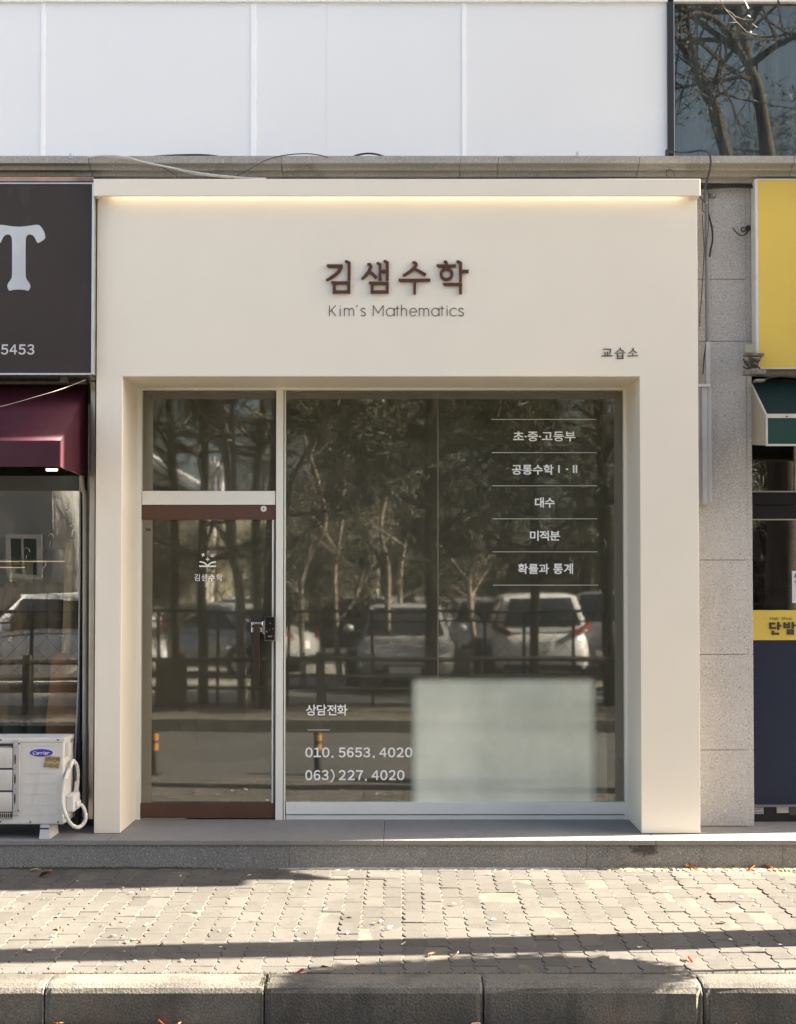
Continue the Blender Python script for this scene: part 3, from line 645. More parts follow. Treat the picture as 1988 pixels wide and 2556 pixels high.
a, b_ = P(1482, 1832, .66), P(1517, 1832, .66)
MB().box(a.x, b_.x, .66, .84, .0, a.z - .015).build('body', mat('bin_white', (.8, .8, .76), .5), bn, bevel=.015, seg=4)
MB().box(a.x - .003, b_.x + .003, .657, .843, a.z - .013, a.z).build('lid', mat('bin_white2', (.82, .82, .78), .5), bn, bevel=.006)

# one dark run-off stain on the riser under the pier
n, l = GRANP.node_tree.nodes, GRANP.node_tree.links; bs0 = n['Principled BSDF']; src = bs0.inputs['Base Color'].links[0].from_socket
geo = n.new('ShaderNodeNewGeometry'); sb_ = n.new('ShaderNodeVectorMath'); sb_.operation = 'SUBTRACT'; q = P(1612, 2112, -.198); sb_.inputs[1].default_value = q; l.new(geo.outputs['Position'], sb_.inputs[0])
sc_ = n.new('ShaderNodeVectorMath'); sc_.operation = 'MULTIPLY'; sc_.inputs[1].default_value = (6.5, 1, 11); l.new(sb_.outputs[0], sc_.inputs[0])
ln = n.new('ShaderNodeVectorMath'); ln.operation = 'LENGTH'; l.new(sc_.outputs[0], ln.inputs[0])
nz = n.new('ShaderNodeTexNoise'); nz.inputs['Scale'].default_value = 22; nz.inputs['Detail'].default_value = 6; l.new(geo.outputs['Position'], nz.inputs['Vector'])
ad = n.new('ShaderNodeMath'); ad.operation = 'MULTIPLY_ADD'; ad.inputs[1].default_value = 1.6; l.new(nz.outputs['Fac'], ad.inputs[0]); l.new(ln.outputs['Value'], ad.inputs[2])
mr = n.new('ShaderNodeMapRange'); mr.inputs['From Min'].default_value = 1.55; mr.inputs['From Max'].default_value = 1.2; mr.inputs['To Max'].default_value = .8; l.new(ad.outputs[0], mr.inputs['Value'])
mx = n.new('ShaderNodeMix'); mx.data_type = 'RGBA'; mx.inputs['B'].default_value = (.03, .027, .022, 1); l.new(mr.outputs[0], mx.inputs['Factor']); l.new(src, mx.inputs['A']); l.new(mx.outputs['Result'], bs0.inputs['Base Color'])
# scuffs on the visor board
rnd = random.Random(12)
sm_ = MB()
for k in range(16):
    px = rnd.choice([rnd.uniform(240, 420), rnd.uniform(240, 1740)]); py = rnd.uniform(452, 484); q = P(px, py, -.0803); L_ = rnd.uniform(.003, .03); an = rnd.uniform(-.6, .9)
    sm_.ribbon([(q.x, q.z), (q.x + L_ * math.cos(an), q.z + L_ * math.sin(an))], rnd.uniform(.0008, .0022), -.0803, -.0799)
sm_.build('paint_scuff', mat('scuff_white', (.9, .88, .84), .6), vis)
# ------------------------------------------------------------------ clothes shop on the left
SIGNB = mat('sign_brown', (.050, .038, .034), .5, spec=.22, var=.12, vs=1.3, stain=((.105, .095, .085), 3.5, .60, .5, .45))
sg = thing('shop_sign', 'dark brown sign box with a big pale letter T and 5453', 'sign', (x(100, 0) , .1, P(100, 933, -.06).z))
fa, fbb = P(-420, 932, -.06), P(231.3, 457.5, -.06)
MB().box(fa.x, fbb.x, -.058, .24, fa.z + .004, fbb.z - .003).build('sign_face', SIGNB, sg)
sfm = MB()
sfm.box(fbb.x - .003, fbb.x + .011, -.063, .245, fa.z - .006, fbb.z + .006).box(fa.x, fbb.x - .0032, -.063, -.03, fbb.z - .004, fbb.z + .006).box(fa.x, fbb.x - .0032, -.063, .245, fa.z - .010, fa.z + .003)
sfm.build('sign_frame', ALU, sg, bevel=.002)
C3 = lambda a, b: (a / 3.398, 400 + b / 3.398)
rt = [(160, 563), (200, 561), (240, 556), (285, 549), (318, 546), (334, 550), (352, 568), (368, 592), (380, 622), (384, 648), (382, 662), (374, 672), (350, 687), (326, 700), (316, 698), (309, 686), (298, 660), (286, 643), (272, 632), (254, 628), (238, 631), (226, 643), (219, 662), (217, 700), (217, 960), (219, 990), (228, 1012), (244, 1033), (254, 1050), (258, 1068), (254, 1084), (244, 1104), (238, 1106), (205, 1098), (160, 1095)]
poly = rt + [(320 - a, b_) for a, b_ in rt[::-1][1:-1]]
MB().prism([(lambda q: (q.x, q.z))(P(*C3(a, b_), -.059)) for a, b_ in poly], -.0605, -.0582).build('letter', mat('letter_pale', (.50, .52, .54), .5), sg)
text('5453', (*C3(8, 1560), *C3(292, 1648)), -.0585, off=.02, gap=.11).build('number', mat('letter_grey', (.58, .57, .56), .5), sg, recalc=False)
bt = MB().pbox(-420, 441, 233, 452, .02, .045).build('wooden_batten', mat('peach_wood', (.42, .27, .19), .7, var=.25, vs=7, stain=((.12, .08, .06), 4, .5, .5, .8)))
tag(bt, 'thin weathered peach wood batten above the dark brown sign box', 'batten')
wr = MB().pbox(-420, 952, 216, 958, .05, .09); wr.pbox(150, 937, 168, 955, -.02, .03)
tag(wr.build('sign_bracket', mat('bracket_brown', (.06, .045, .035), .7)), 'dark iron bracket under the brown sign box', 'bracket')
AW = bpy.data.materials.new('awning_cloth'); AW.use_nodes = True
def cloth(m, col, tr):
    n, l = m.node_tree.nodes, m.node_tree.links; b = n['Principled BSDF']; b.inputs['Roughness'].default_value = .55
    t = n.new('ShaderNodeBsdfTranslucent'); t.inputs[0].default_value = list(tr) + [1]
    geo = n.new('ShaderNodeNewGeometry'); nz = n.new('ShaderNodeTexNoise'); nz.inputs['Scale'].default_value = 5; nz.inputs['Detail'].default_value = 8; nz.inputs['Roughness'].default_value = .7
    l.new(geo.outputs['Position'], nz.inputs['Vector'])
    r = n.new('ShaderNodeMapRange'); r.inputs['From Min'].default_value = .48; r.inputs['From Max'].default_value = .75; r.inputs['To Max'].default_value = .55
    l.new(nz.outputs['Fac'], r.inputs['Value'])
    mx = n.new('ShaderNodeMix'); mx.data_type = 'RGBA'; mx.inputs['A'].default_value = list(col) + [1]; mx.inputs['B'].default_value = [c * .8 + .035 for c in col] + [1]
    l.new(r.outputs[0], mx.inputs['Factor']); l.new(mx.outputs['Result'], b.inputs['Base Color'])
    a = n.new('ShaderNodeMixShader'); a.inputs[0].default_value = .3; l.new(b.outputs[0], a.inputs[1]); l.new(t.outputs[0], a.inputs[2]); l.new(a.outputs[0], n['Material Output'].inputs[0])
cloth(AW, (.070, .012, .024), (.22, .012, .05))
ax = P(150, 1130, -.45).x; axl = -5.2
bt_, ft_, fb_, bb_ = P(218, 951, .25).z, P(150, 1100, -.45).z, P(150, 1165, -.45).z, P(218, 1190, .25).z
aw = thing('awning', 'burgundy cloth awning with box valance over the clothes shop window', 'awning', (-3.6, -.1, fb_))
def sheet(pts, th=.004, n_=(0, 0, 1)):
    m = MB(); nn = Vector(n_) * th; k = len(pts); m.v = [Vector(p) for p in pts] + [Vector(p) + nn for p in pts]
    m.f = [tuple(range(k)), tuple(range(2 * k - 1, k - 1, -1))] + [(a, (a + 1) % k, (a + 1) % k + k, a + k) for a in range(k)]; return m
def sag(n=10):
    rows = []
    for u in range(n + 1):
        t = u / n; yy = .25 + (-.45 - .25) * t; zz = bt_ + (ft_ - bt_) * t - .03 * math.sin(math.pi * t) + (.005 * math.sin(u * 1.9) if 0 < u < n else 0)
        rows.append([(axl + (ax - axl) * v / 8, yy, zz) for v in range(9)])
    return rows
m = MB(); rows = sag(); m.loft([r for r in rows], cap=False, closed=False); top = m.build('canopy', AW, aw, smooth=True)
sd_ = top.modifiers.new('solid', 'SOLIDIFY'); sd_.thickness = .003
sheet([(axl, -.4505, fb_), (ax, -.4505, fb_), (ax, -.4505, ft_), (axl, -.4505, ft_)], .003, (0, -1, 0)).build('valance', AW, aw)
pts = [(ax + .0005, -.45, fb_), (ax + .0005, -.3, fb_ - .012), (ax + .0005, -.1, fb_ + .004), (ax + .0005, .1, fb_ - .01), (ax + .0005, .25, bb_)] + [(ax + .0005, r[0][1], r[0][2]) for r in rows]
sheet(pts, .003, (1, 0, 0)).build('side_panel', AW, aw)
tb = MB(); tb.tube([(ax - .015, -.44, fb_ + .01), (ax - .015, .24, fb_ + .0)], .008).tube([(axl, -.435, ft_ - .012), (ax - .01, -.435, ft_ - .012)], .009).build('support_tube', STEEL, aw)
wl = MB().tube(smooth_path([P(-40, 1024, -.47), P(20, 1010, -.47), P(90, 990, -.47), P(150, 972, -.42), P(214, 948, -.2)]), .0016, 5)
tag(wl.build('thin_wire', mat('wire_pale', (.45, .38, .34), .5)), 'thin pale wire hanging slack across the burgundy awning', 'wire')
# window of the clothes shop
cw = thing('clothes_shop', 'big clothes shop window with hanging garments behind the glass', 'shop window', (-3.8, .32, 0))
gx = P(197, 1500, .32).x
wf = MB().pbox(-600, 1188, 204, 1224, .30, .36); wf.box(gx - .0, gx + .012, .31, .36, .06, P(100, 1224, .3).z); wf.box(-6.9, gx + .012, .30, .36, 0, .058)
wf.build('window_frame', mat('frame_green_grey', (.065, .07, .065), .5), cw)
MB().box(-6.9, gx - .0005, .326, .334, .06, P(100, 1224, .326).z).build('window_pane', G_LEFT, cw)
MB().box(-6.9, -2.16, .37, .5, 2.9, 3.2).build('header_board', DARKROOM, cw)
tp = MB().tube([P(199.5, 1192, .27), P(199.5, 1420, .27), P(196, 1700, .27), P(188, 1880, .27), P(185, 2040, .27)], .0055, 8)
tag(tp.build('white_pipe', LGREYPVC), 'thin white pipe running down beside the clothes shop glass', 'pipe')
bp_ = MB().tube(smooth_path([P(205, 1160, .25), P(205, 1200, .25), P(208, 1226, .25), P(212, 1260, .25), P(212, 1600, .25), P(211, 2040, .25)]), .0165, 12)
tag(bp_.build('drain_pipe', mat('beige_pvc', (.42, .38, .30), .5, var=.12, vs=5, stain=((.20, .16, .11), 6, .55, .3, .6)), smooth=True), 'beige drain pipe with a bend standing by the steel post', 'pipe')
so_ = MB().pbox(219.5, 952, 239, 2046, .20, .258)
tag(so_.build('steel_post', STEEL, bevel=.004), 'tall brushed steel post between the clothes shop and the cream front', 'post')
lp = MB().tube([P(116, 1173, .1), P(143, 1173, .1)], .006, 10)
lt = thing('tube_lamp', 'lit fluorescent tube under the burgundy awning', 'lamp', P(122, 1171, .1))
lp.build('tube', emit('tube_white', (1, .97, .92), 1.5), lt); MB().pbox(112, 1168.2, 146, 1170.5, .09, .11).build('lamp_housing', ALU, lt)
def garment(label, cat, name, px0, px1, py0, py1, Y, col, flare=1.0, slv=True, folds=6, seed=1):
    a, b_ = P(px0, py1, Y), P(px1, py0, Y); w = (b_.x - a.x) / 2; cx = (a.x + b_.x) / 2; z0, z1 = a.z, b_.z; h = z1 - z0
    t = thing(name, label, cat, (cx, Y, z0)); rnd = random.Random(seed); ph = rnd.random() * 6
    m = MB(); rings = []; N = 40; cm = mat('cloth_' + str(seed), col, .9, var=.18, vs=14, bump=.4, bs=200)
    for k in range(19):
        u = k / 18; zz = z1 - h * u
        if u < .06: hw = w * (.28 + u / .06 * .42)
        elif u < .2: hw = w * (.70 + .1 * math.sin((u - .06) / .14 * 1.57))
        else: hw = w * (.80 + (flare - .80) * ((u - .2) / .8) ** 1.1)
        dp = .055 + .05 * u * flare
        ring = []
        for j in range(N):
            an = 2 * math.pi * j / N; f = 1 + (.02 + .10 * u) * math.sin(folds * an + ph + u * 1.3)
            ring.append((cx + hw * math.cos(an) * (1 if abs(math.cos(an)) < .9 else f), Y + dp * math.sin(an) * f, zz + .012 * math.sin(3 * an + ph) * (u > .95)))
        rings.append(ring)
    m.loft(rings); m.build('body', cm, t, smooth=True)
    if slv:
        for s_ in (-1, 1):
            sm = MB(); pth = smooth_path([(cx + s_ * w * .58, Y - .01, z1 - h * .05), (cx + s_ * w * .85, Y - .03, z1 - h * .18), (cx + s_ * w * .92, Y - .05, z1 - h * .42), (cx + s_ * w * .88, Y - .05, z1 - h * .62)], 5)
            sm.tube(pth, [.058 - .018 * q / (len(pth) - 1) for q in range(len(pth))], 12); sm.build('sleeve', cm, t, smooth=True)
    hk = MB().tube(smooth_path([(cx, Y, z1 - .01), (cx, Y, z1 + .05), (cx + .025, Y, z1 + .09), (cx, Y, z1 + .115), (cx - .02, Y, z1 + .095)]), .003, 6); hk.build('hanger_hook', CHROME, t)
    return t
garment('long brown coat hanging behind the glass next to the window edge', 'coat', 'long_coat', -8, 62, 1452, 1792, .72, (.20, .14, .085), .95, seed=11)
garment('olive brown coat with open front hanging above the air conditioner', 'coat', 'long_coat', 64, 146, 1440, 1790, .80, (.16, .125, .075), .95, seed=12)
garment('rust coloured flared dress in the window behind the thin pipe', 'dress', 'flared_dress', 118, 204, 1628, 1850, .62, (.42, .19, .09), 1.1, slv=False, folds=4, seed=13)
garment('tan wrapped dress hanging high at the edge of the window', 'dress', 'wrapped_dress', 156, 204, 1345, 1640, .70, (.46, .36, .22), 1.0, slv=False, folds=5, seed=14)
garment('black jacket behind the tan dress', 'jacket', 'dark_jacket', 100, 150, 1370, 1560, 1.2, (.02, .02, .02), .9, seed=16)
garment('cream blouse hanging deep in the clothes shop', 'blouse', 'cream_blouse', 40, 92, 1405, 1530, 1.25, (.45, .42, .34), .9, seed=15)
rl = MB().tube([(-6.5, .72, P(30, 1415, .72).z), (-2.7, .72, P(30, 1415, .72).z)], .012).tube([(-6.5, .8, P(30, 1400, .8).z), (-2.4, .8, P(30, 1400, .8).z)], .012)
tag(rl.build('clothes_rail', CHROME), 'chrome clothes rail holding the coats inside the window', 'rail')
tr = MB()
for px0, px1 in ((6, 56), (66, 118)):
    a, b_ = P(px0, 2030, .85), P(px1, 1778, .85); tr.loft([[(a.x + (b_.x - a.x) * (.5 + .5 * math.cos(t * math.pi / 8)), .85 + .06 * math.sin(t * math.pi / 8), zz) for t in range(16)] for zz in (b_.z, (a.z + b_.z) / 2, a.z + .02)])
tag(tr.build('grey_trousers', mat('trouser_grey', (.12, .125, .125), .9, var=.1), smooth=True), 'pair of grey trousers under the brown coats in the window', 'trousers')

# ------------------------------------------------------------------ air conditioner
AY = -.172; CD = lambda a, b: (a / 6.535, 1820 + b / 6.535)
def pD(a, b, Y=AY): return P(*CD(a, b), Y)
ACM = mat('ac_enamel', (.60, .575, .535), .42, var=.03, vs=4, bump=.03, stain=((.33, .28, .21), 6, .54, .35, .35))
ACG = mat('ac_grey', (.40, .39, .385), .5, var=.05)
ac = thing('air_conditioner', 'white outdoor air conditioner unit with louvred front standing on the step', 'air conditioner', (pD(400, 0).x, -.05, 0))
xr = pD(1042, 800).x; xl = xr - .80; zb = pD(600, 1560).z; zt = pD(600, 207).z; zl = pD(600, 150).z; yb = AY + .245
MB().box(xl, xr, AY, yb, zb, zt).build('body', ACM, ac, bevel=.010, seg=3)
MB().box(xl - .004, xr + .004, AY - .004, yb + .004, zt - .004, zl).build('lid', ACM, ac, bevel=.005, seg=2)
rb = MB()
for k in range(3): rb.box(xl + .03, xr - .03, AY + .06 + k * .06, AY + .075 + k * .06, zl, zl + .003)
rb.build('lid_rib', ACM, ac, bevel=.001)
for yy in (265, 722, 890, 1062, 1232, 1395):
    a, b_ = pD(425, yy + 4), pD(905, yy - 4); MB().box(a.x, b_.x, AY - .002, AY + .001, a.z, b_.z).build('panel_rib', ACM, ac, bevel=.0012)
gs = MB(); a, b_ = pD(216, 1410), pD(334, 172); gs.box(a.x, b_.x, AY - .016, AY + .002, a.z, b_.z); gs.build('guard_strip', ACG, ac, bevel=.006, seg=3)
for cx_, cy_ in ((246, 495), (243, 815), (241, 1137)): MB().disc(pD(cx_, cy_, AY - .0168), .0055, 'y', .002, 16, ry=.034).build('guard_hole', BLACKM, ac)
for cx_, cy_ in ((232, 310), (262, 630), (230, 664), (258, 987), (226, 1025), (254, 1342)): MB().disc(pD(cx_, cy_, AY - .0168), .003, 'y', .002, 8).build('guard_hole', BLACKM, ac)
rc = MB(); xg0 = xl + .03; xg1 = pD(214, 0).x
rc.box(xg0, xg1, AY - .0015, AY - .0005, pD(0, 1460).z, pD(0, 235).z); rc.build('fan_recess', BLACKM, ac)
for (ya, yb_) in ((306, 632), (664, 996), (1028, 1345)):
    m = MB(); za, zc = pD(0, yb_).z, pD(0, ya).z; prof_ = []
    for k in range(13):
        t = k / 12; prof_.append((AY - .004 - .020 * math.sin(math.pi * min(1, .35 + t * .62)) ** .8, zc + (za - zc) * t))
    prof_ += [(AY - .001, za), (AY - .001, zc)]
    m.loft([[(xx, yy, zz) for yy, zz in prof_] for xx in (xg0, xg1)]); m.build('louver', ACM, ac, smooth=True)
gw = MB()
for k in range(int((xg1 - xg0 - .01) / .013)): xx = xg0 + .006 + k * .013; gw.box(xx, xx + .0025, AY - .006, AY - .003, pD(0, 1448).z, pD(0, 1352).z)
for yy in (1378, 1448, 1470): gw.box(xg0, xg1, AY - .008, AY - .004, pD(0, yy).z - .0015, pD(0, yy).z + .0015)
for k in range(int((xg1 - xg0 - .01) / .013)): xx = xg0 + .006 + k * .013; gw.box(xx, xx + .008, AY - .006, AY - .003, pD(0, 300).z, pD(0, 282).z)
gw.build('grille', mat('ac_wire', (.5, .47, .42), .5), ac)
for q in ((945, 180), (14, 180), (312, 237), (297, 1333), (10, 1513), (495, 1517), (947, 1520)):
    MB().disc(pD(*q, AY - (.0175 if q[0] in (312, 297) else .006 if q[1] == 180 else .0015)), .0065, 'y', .003, 12).build('screw', mat('screw_rust', (.10, .075, .06), .5), ac)
ov = MB().disc(pD(674, 389, AY - .0016), .0815, 'y', .0012, 40, ry=.0318); badge = ov.build('badge', mat('badge_white', (.8, .8, .82), .4), ac)
MB().disc(pD(674, 389, AY - .0022), .0785, 'y', .0007, 40, ry=.0288).build('badge_ring', mat('badge_blue', (.045, .03, .30), .4), badge)
MB().disc(pD(674, 389, AY - .0026), .0765, 'y', .0005, 40, ry=.0268).build('badge_edge', MATS['badge_white'], badge)
MB().disc(pD(674, 389, AY - .0030), .0745, 'y', .0005, 40, ry=.0248).build('badge_field', MATS['badge_blue'], badge)
text('Carrier', (*CD(535, 362), *CD(815, 418)), AY - .0033, off=.010, gap=.07, shear=.22).build('badge_text', MATS['badge_white'], badge, recalc=False)
st_ = MB().prism([(lambda q: (q.x, q.z))(pD(*q, AY - .004)) for q in ((708, 620), (968, 645), (985, 455), (735, 432))], AY - .0042, AY - .0008)
sk = st_.build('paper_sticker', mat('sticker_tan', (.42, .31, .17), .6, var=.08), ac)
INK = mat('sticker_ink', (.075, .045, .012), .6)
def rot_text(mb, deg, c):
    M_ = Matrix.Translation(c) @ Matrix.Rotation(R_(deg), 4, 'Y') @ Matrix.Translation(-c); mb.xf(M_); return mb
cc = pD(848, 540)
rot_text(text('삼마인력', (*CD(735, 452), *CD(970, 534)), AY - .0046, off=.014, gap=.05), 4.5, cc).build('sticker_text', INK, sk, recalc=False)
rot_text(text('010-6620-4207', (*CD(722, 562), *CD(966, 628)), AY - .0046, off=.01, gap=.06), 4.5, cc).build('sticker_text', INK, sk, recalc=False)
f1 = MB()
for xx in (pD(730, 1600).x, xl + .10):
    f1.loft([[(xx - w0, ya_, h_), (xx + w0, ya_, h_), (xx + w0, AY + .2, h_), (xx - w0, AY + .2, h_)] for (w0, ya_, h_) in ((.037, AY - .003, 0), (.031, AY + .004, zb - .028), (.031, AY + .004, zb - .001))])
f1.build('foot', mat('foot_concrete', (.52, .52, .53), .8, var=.12, bump=.2), ac, bevel=.003)
MB().box(pD(725, 0).x - .032, pD(725, 0).x + .032, AY + .001, AY + .2, zb - .030, zb - .022).build('rubber_pad', RUBBER, ac)
sv = MB().box(xr + .0005, xr + .003, AY + .03, AY + .10, pD(0, 470).z, pD(0, 235).z); sv.build('side_recess', ACG, ac, bevel=.001)
MB().box(xr + .0005, xr + .002, AY + .16, AY + .215, pD(0, 270).z, pD(0, 190).z).build('rating_label', mat('label_grey2', (.22, .22, .21), .6), ac)
vc = MB().box(xr + .0005, xr + .055, AY + .045, AY + .21, pD(0, 1380).z, pD(0, 1100).z); vc.box(xr + .055, xr + .075, AY + .08, AY + .16, pD(0, 1330).z, pD(0, 1215).z)
vc.build('valve_cover', mat('valve_white', (.60, .60, .60), .5), ac, bevel=.012, seg=3)
WRAP = mat('pipe_wrap', (.62, .605, .575), .6, var=.10, vs=16, bump=1.0, bs=55, stain=((.16, .14, .12), 34, .56, .5, .7))
hy = AY - .005
def hp(pts, r, rnd, Y=None):
    path = smooth_path([P(*CD(q[0], q[1]), Y if Y is not None else q[2]) for q in pts], 12)
    rr = [r * (1 + .10 * math.sin(k * 1.9) + rnd.gauss(0, .05)) for k in range(len(path))]
    return MB().tube(path, rr, 14)
rnd = random.Random(5)
h1 = hp([(1205, 560, .0), (1188, 520, -.06), (1140, 640, -.13), (1070, 800, -.19), (1030, 950, -.20), (1018, 1120, -.20), (1040, 1290, -.20), (1095, 1450, -.19), (1170, 1560, -.15), (1270, 1605, -.10), (1360, 1545, -.05), (1400, 1440, -.03), (1375, 1310, -.01), (1320, 1230, .0)], .0122, rnd)
h1.build('pipe_loop', WRAP, ac, smooth=True)
h2 = hp([(1180, 530, -.0), (1240, 555, .02), (1272, 680, .03), (1270, 830, .03), (1255, 980, .03), (1285, 1100, .02)], .011, rnd); h2.build('pipe_tail', WRAP, ac, smooth=True)
fl = MB(); a = P(*CD(1225, 850), .0); 
fl.loft([[P(*CD(*q), Y_) for q in ((1225, 850), (1300, 850), (1285, 960), (1200, 1070))] for Y_ in (-.002, .002)]); fl.build('loose_wrap', WRAP, ac)

# ------------------------------------------------------------------ hair shop on the right
YEL = mat('sign_yellow', (.72, .50, .085), .4, var=.04, vs=1.5, stain=((.50, .34, .06), 2.5, .60, .3, .3))
ys = thing('shop_sign', 'blank yellow sign box above the hair shop', 'sign', (P(2000, 700, .2).x, .2, P(1950, 919, .14).z))
a, b_ = P(1892.5, 919, .14), P(2260, 448, .14)
MB().box(a.x + .006, b_.x, .139, .245, a.z + .004, b_.z - .004).build('sign_face', YEL, ys)
yf = MB().box(a.x - .012, a.x + .0055, .135, .25, a.z - .006, b_.z + .006); yf.box(a.x + .0057, b_.x, .135, .25, b_.z - .003, b_.z + .006).box(a.x + .0057, b_.x, .135, .25, a.z - .006, a.z + .003)
yf.build('sign_frame', mat('frame_white', (.62, .61, .58), .45, var=.06, vs=4), ys, bevel=.002)
OLD = mat('old_metal', (.20, .18, .15), .7, var=.3, vs=16, stain=((.07, .05, .035), 9, .5, .5, .9))
ob = thing('old_bracket', 'weathered metal bracket with cut cables under the corner of the yellow sign', 'bracket', P(1885, 940, .1))
C5b = lambda a, b: (1600 + a / 3.64, 400 + b / 3.64)
m = MB(); m.pbox(*C5b(947, 1672), *C5b(1050, 1752), .08, .13); m.build('box', mat('old_beige', (.30, .275, .225), .6, var=.2, vs=9), ob, bevel=.006)
m = MB(); m.pbox(*C5b(945, 1750), *C5b(1128, 1776), .07, .12); m.pbox(*C5b(948, 1900), *C5b(1140, 1945), .05, .12); m.pbox(*C5b(985, 1776), *C5b(1012, 1900), .09, .12); m.build('bar', OLD, ob, bevel=.004)
m = MB(); m.pbox(*C5b(1042, 1985), *C5b(1135, 2008), .04, .10); m.pbox(*C5b(1020, 1790), *C5b(1075, 1880), .07, .125); m.build('clamp', OLD, ob, bevel=.005)
m = MB()
for pts in (((935, 1800), (955, 1850), (985, 1870), (960, 1820)), ((1020, 1800), (1070, 1830), (1090, 1790)), ((1010, 1850), (1060, 1870), (1085, 1895)), ((1130, 1990), (1200, 1970), (1300, 1965), (1410, 1975)), ((930, 1870), (960, 1890), (1000, 1880))):
    m.tube(smooth_path([P(*C5b(*q), .06) for q in pts]), .006, 6)
m.build('cut_cable', RUBBER, ob)
GA = bpy.data.materials.new('green_cloth'); GA.use_nodes = True; cloth(GA, (.010, .055, .042), (.01, .08, .05))
GA2 = mat('green_canopy', (.006, .022, .020), .7, var=.3, vs=4, spec=.2)
WTR = mat('trim_white', (.50, .48, .43), .5, var=.08, vs=6)
C8 = lambda a, b: (1700 + a / 3.639, 900 + b / 3.639)
ga = thing('awning', 'dark green awning with white trim over the hair shop window', 'awning', (2.8, .1, P(*C8(780, 765), -.1).z))
yb2, yf2 = .30, -.10
gx_ = P(*C8(780, 600), yf2).x; gxe = 4.3
z_bt, z_f0, z_f1, z_f2, z_f3 = P(*C8(632, 172), yb2).z, P(*C8(780, 490), yf2).z, P(*C8(780, 522), yf2).z, P(*C8(780, 757), yf2).z, P(*C8(780, 770), yf2).z
sheet([(gx_, yf2, z_f0), (gxe, yf2, z_f0), (gxe, yb2, z_bt), (gx_, yb2, z_bt)], .004).build('canopy', GA2, ga)
sheet([(gx_ + .008, yf2 - .001, z_f2), (gxe, yf2 - .001, z_f2), (gxe, yf2 - .001, z_f1), (gx_ + .008, yf2 - .001, z_f1)], .003, (0, 1, 0)).build('valance', GA, ga)
m = MB().box(gx_ - .004, gxe, yf2 - .008, yf2 + .012, z_f1, z_f0 + .004).box(gx_ - .004, gxe, yf2 - .006, yf2 + .01, z_f3 - .004, z_f2 - .0005).box(gx_ - .004, gx_ + .007, yf2 - .006, yf2 + .01, z_f2, z_f1 - .0005)
m.tube([(gx_ - .002, yf2, z_f0), (gx_ - .002, yb2, z_bt)], .007); m.build('trim', WTR, ga)
MB().disc(P(*C8(965, 507), yf2 - .010), .006, 'y', .003, 10).build('rivet', BLACKM, ga)
sheet([(gx_ - .001, yf2 + .012, z_f3), (gx_ - .001, yf2 + .012, z_f0), (gx_ - .001, yb2 - .02, z_bt - .004), (gx_ - .001, yb2, P(*C8(630, 765), yb2).z)], .003, (1, 0, 0)).build('side_panel', mat('beige_panel', (.34, .29, .22), .6, var=.12, vs=3), ga)
hs = thing('hair_shop', 'hair shop front with dark glass above a yellow lettered band and navy panel', 'shop front', (3.3, .42, 0))
HY = .40; hx0 = gx2 + .0005
HF = mat('frame_beige', (.36, .33, .28), .5, var=.1)
m = MB()
def hb(a, b, c, d, Y0, Y1): p_, q_ = P(*C8(a, d), Y0), P(*C8(c, b), Y0); return max(hx0, p_.x), q_.x, Y0, Y1, p_.z, q_.z
m.box(hx0, 4.48, HY, HY + .06, P(*C8(0, 1195), HY).z, P(*C8(0, 1183), HY).z).box(hx0, 4.48, HY, HY + .06, P(*C8(0, 1449), HY).z, P(*C8(0, 1438), HY).z)
m.box(P(*C8(1032, 0), HY).x, P(*C8(1043, 0), HY).x, HY, HY + .06, P(*C8(0, 1182), HY).z, P(*C8(0, 760), HY).z)
m.box(hx0, hx0 + .008, HY, HY + .06, 1.55, P(*C8(0, 1450), HY).z)
m.build('window_frame', HF, hs, bevel=.002)
MB().box(hx0, 4.48, HY + .001, HY + .05, P(*C8(0, 1437), HY).z, P(*C8(0, 1315), HY).z).box(hx0, 4.48, HY + .008, HY + .05, P(*C8(0, 1311), HY).z, P(*C8(0, 1196), HY).z).build('shutter_box', mat('roller_black', (.012, .0115, .013), .6, spec=.2), hs, bevel=.004)
CR = lambda a, b: (1700 + a / 3.361, 1450 + b / 3.361)
zy1, zy0, zn0 = P(*CR(0, 246), HY).z, P(*CR(0, 498), HY).z, P(*CR(0, 1878), HY).z
MB().box(hx0, 4.48, HY + .02, HY + .028, zy1, P(*C8(0, 760), HY).z + .1).build('window_pane', G_RIGHT, hs)
MB().box(hx0, 4.48, HY + .004, HY + .05, zy0, zy1).build('yellow_band', mat('band_yellow', (.60, .44, .08), .45, var=.03), hs)
MB().box(hx0, 4.48, HY + .006, HY + .05, zn0, zy0 - .004).build('navy_panel', mat('navy_paint', (.017, .022, .042), .5, spec=.2, var=.08, vs=1.2, fine=.08, fs=300), hs)
MB().box(hx0, 4.48, HY - .004, HY + .05, zn0 - .016, zn0 - .0005).build('panel_trim', mat('trim_grey', (.16, .155, .17), .5), hs)
MB().box(hx0, 4.48, HY + .03, HY + .06, .0, zn0 - .017).build('kick_board', mat('kick_black', (.010, .010, .011), .5), hs)
C6b = lambda a, b: (1850 + a / 6.826, 1380 + b / 6.826)
text('Hair', (*C6b(497, 1088), *C6b(660, 1144)), HY + .0035, off=.004, gap=.08).build('band_text', mat('band_ink', (.035, .024, .010), .5), hs, recalc=False)
text('Shop', (*C6b(690, 1088), *C6b(880, 1158)), HY + .0035, off=.004, gap=.07).build('band_text', MATS['band_ink'], hs, recalc=False)
tm = MB(); KB2 = 1 / 6.826 / 361
def tb_(pts, w=33): tm.ribbon([(lambda q: (q.x, q.z))(P(*C6b(*p), HY)) for p in pts], w * KB2, HY - .0008, HY + .0036)
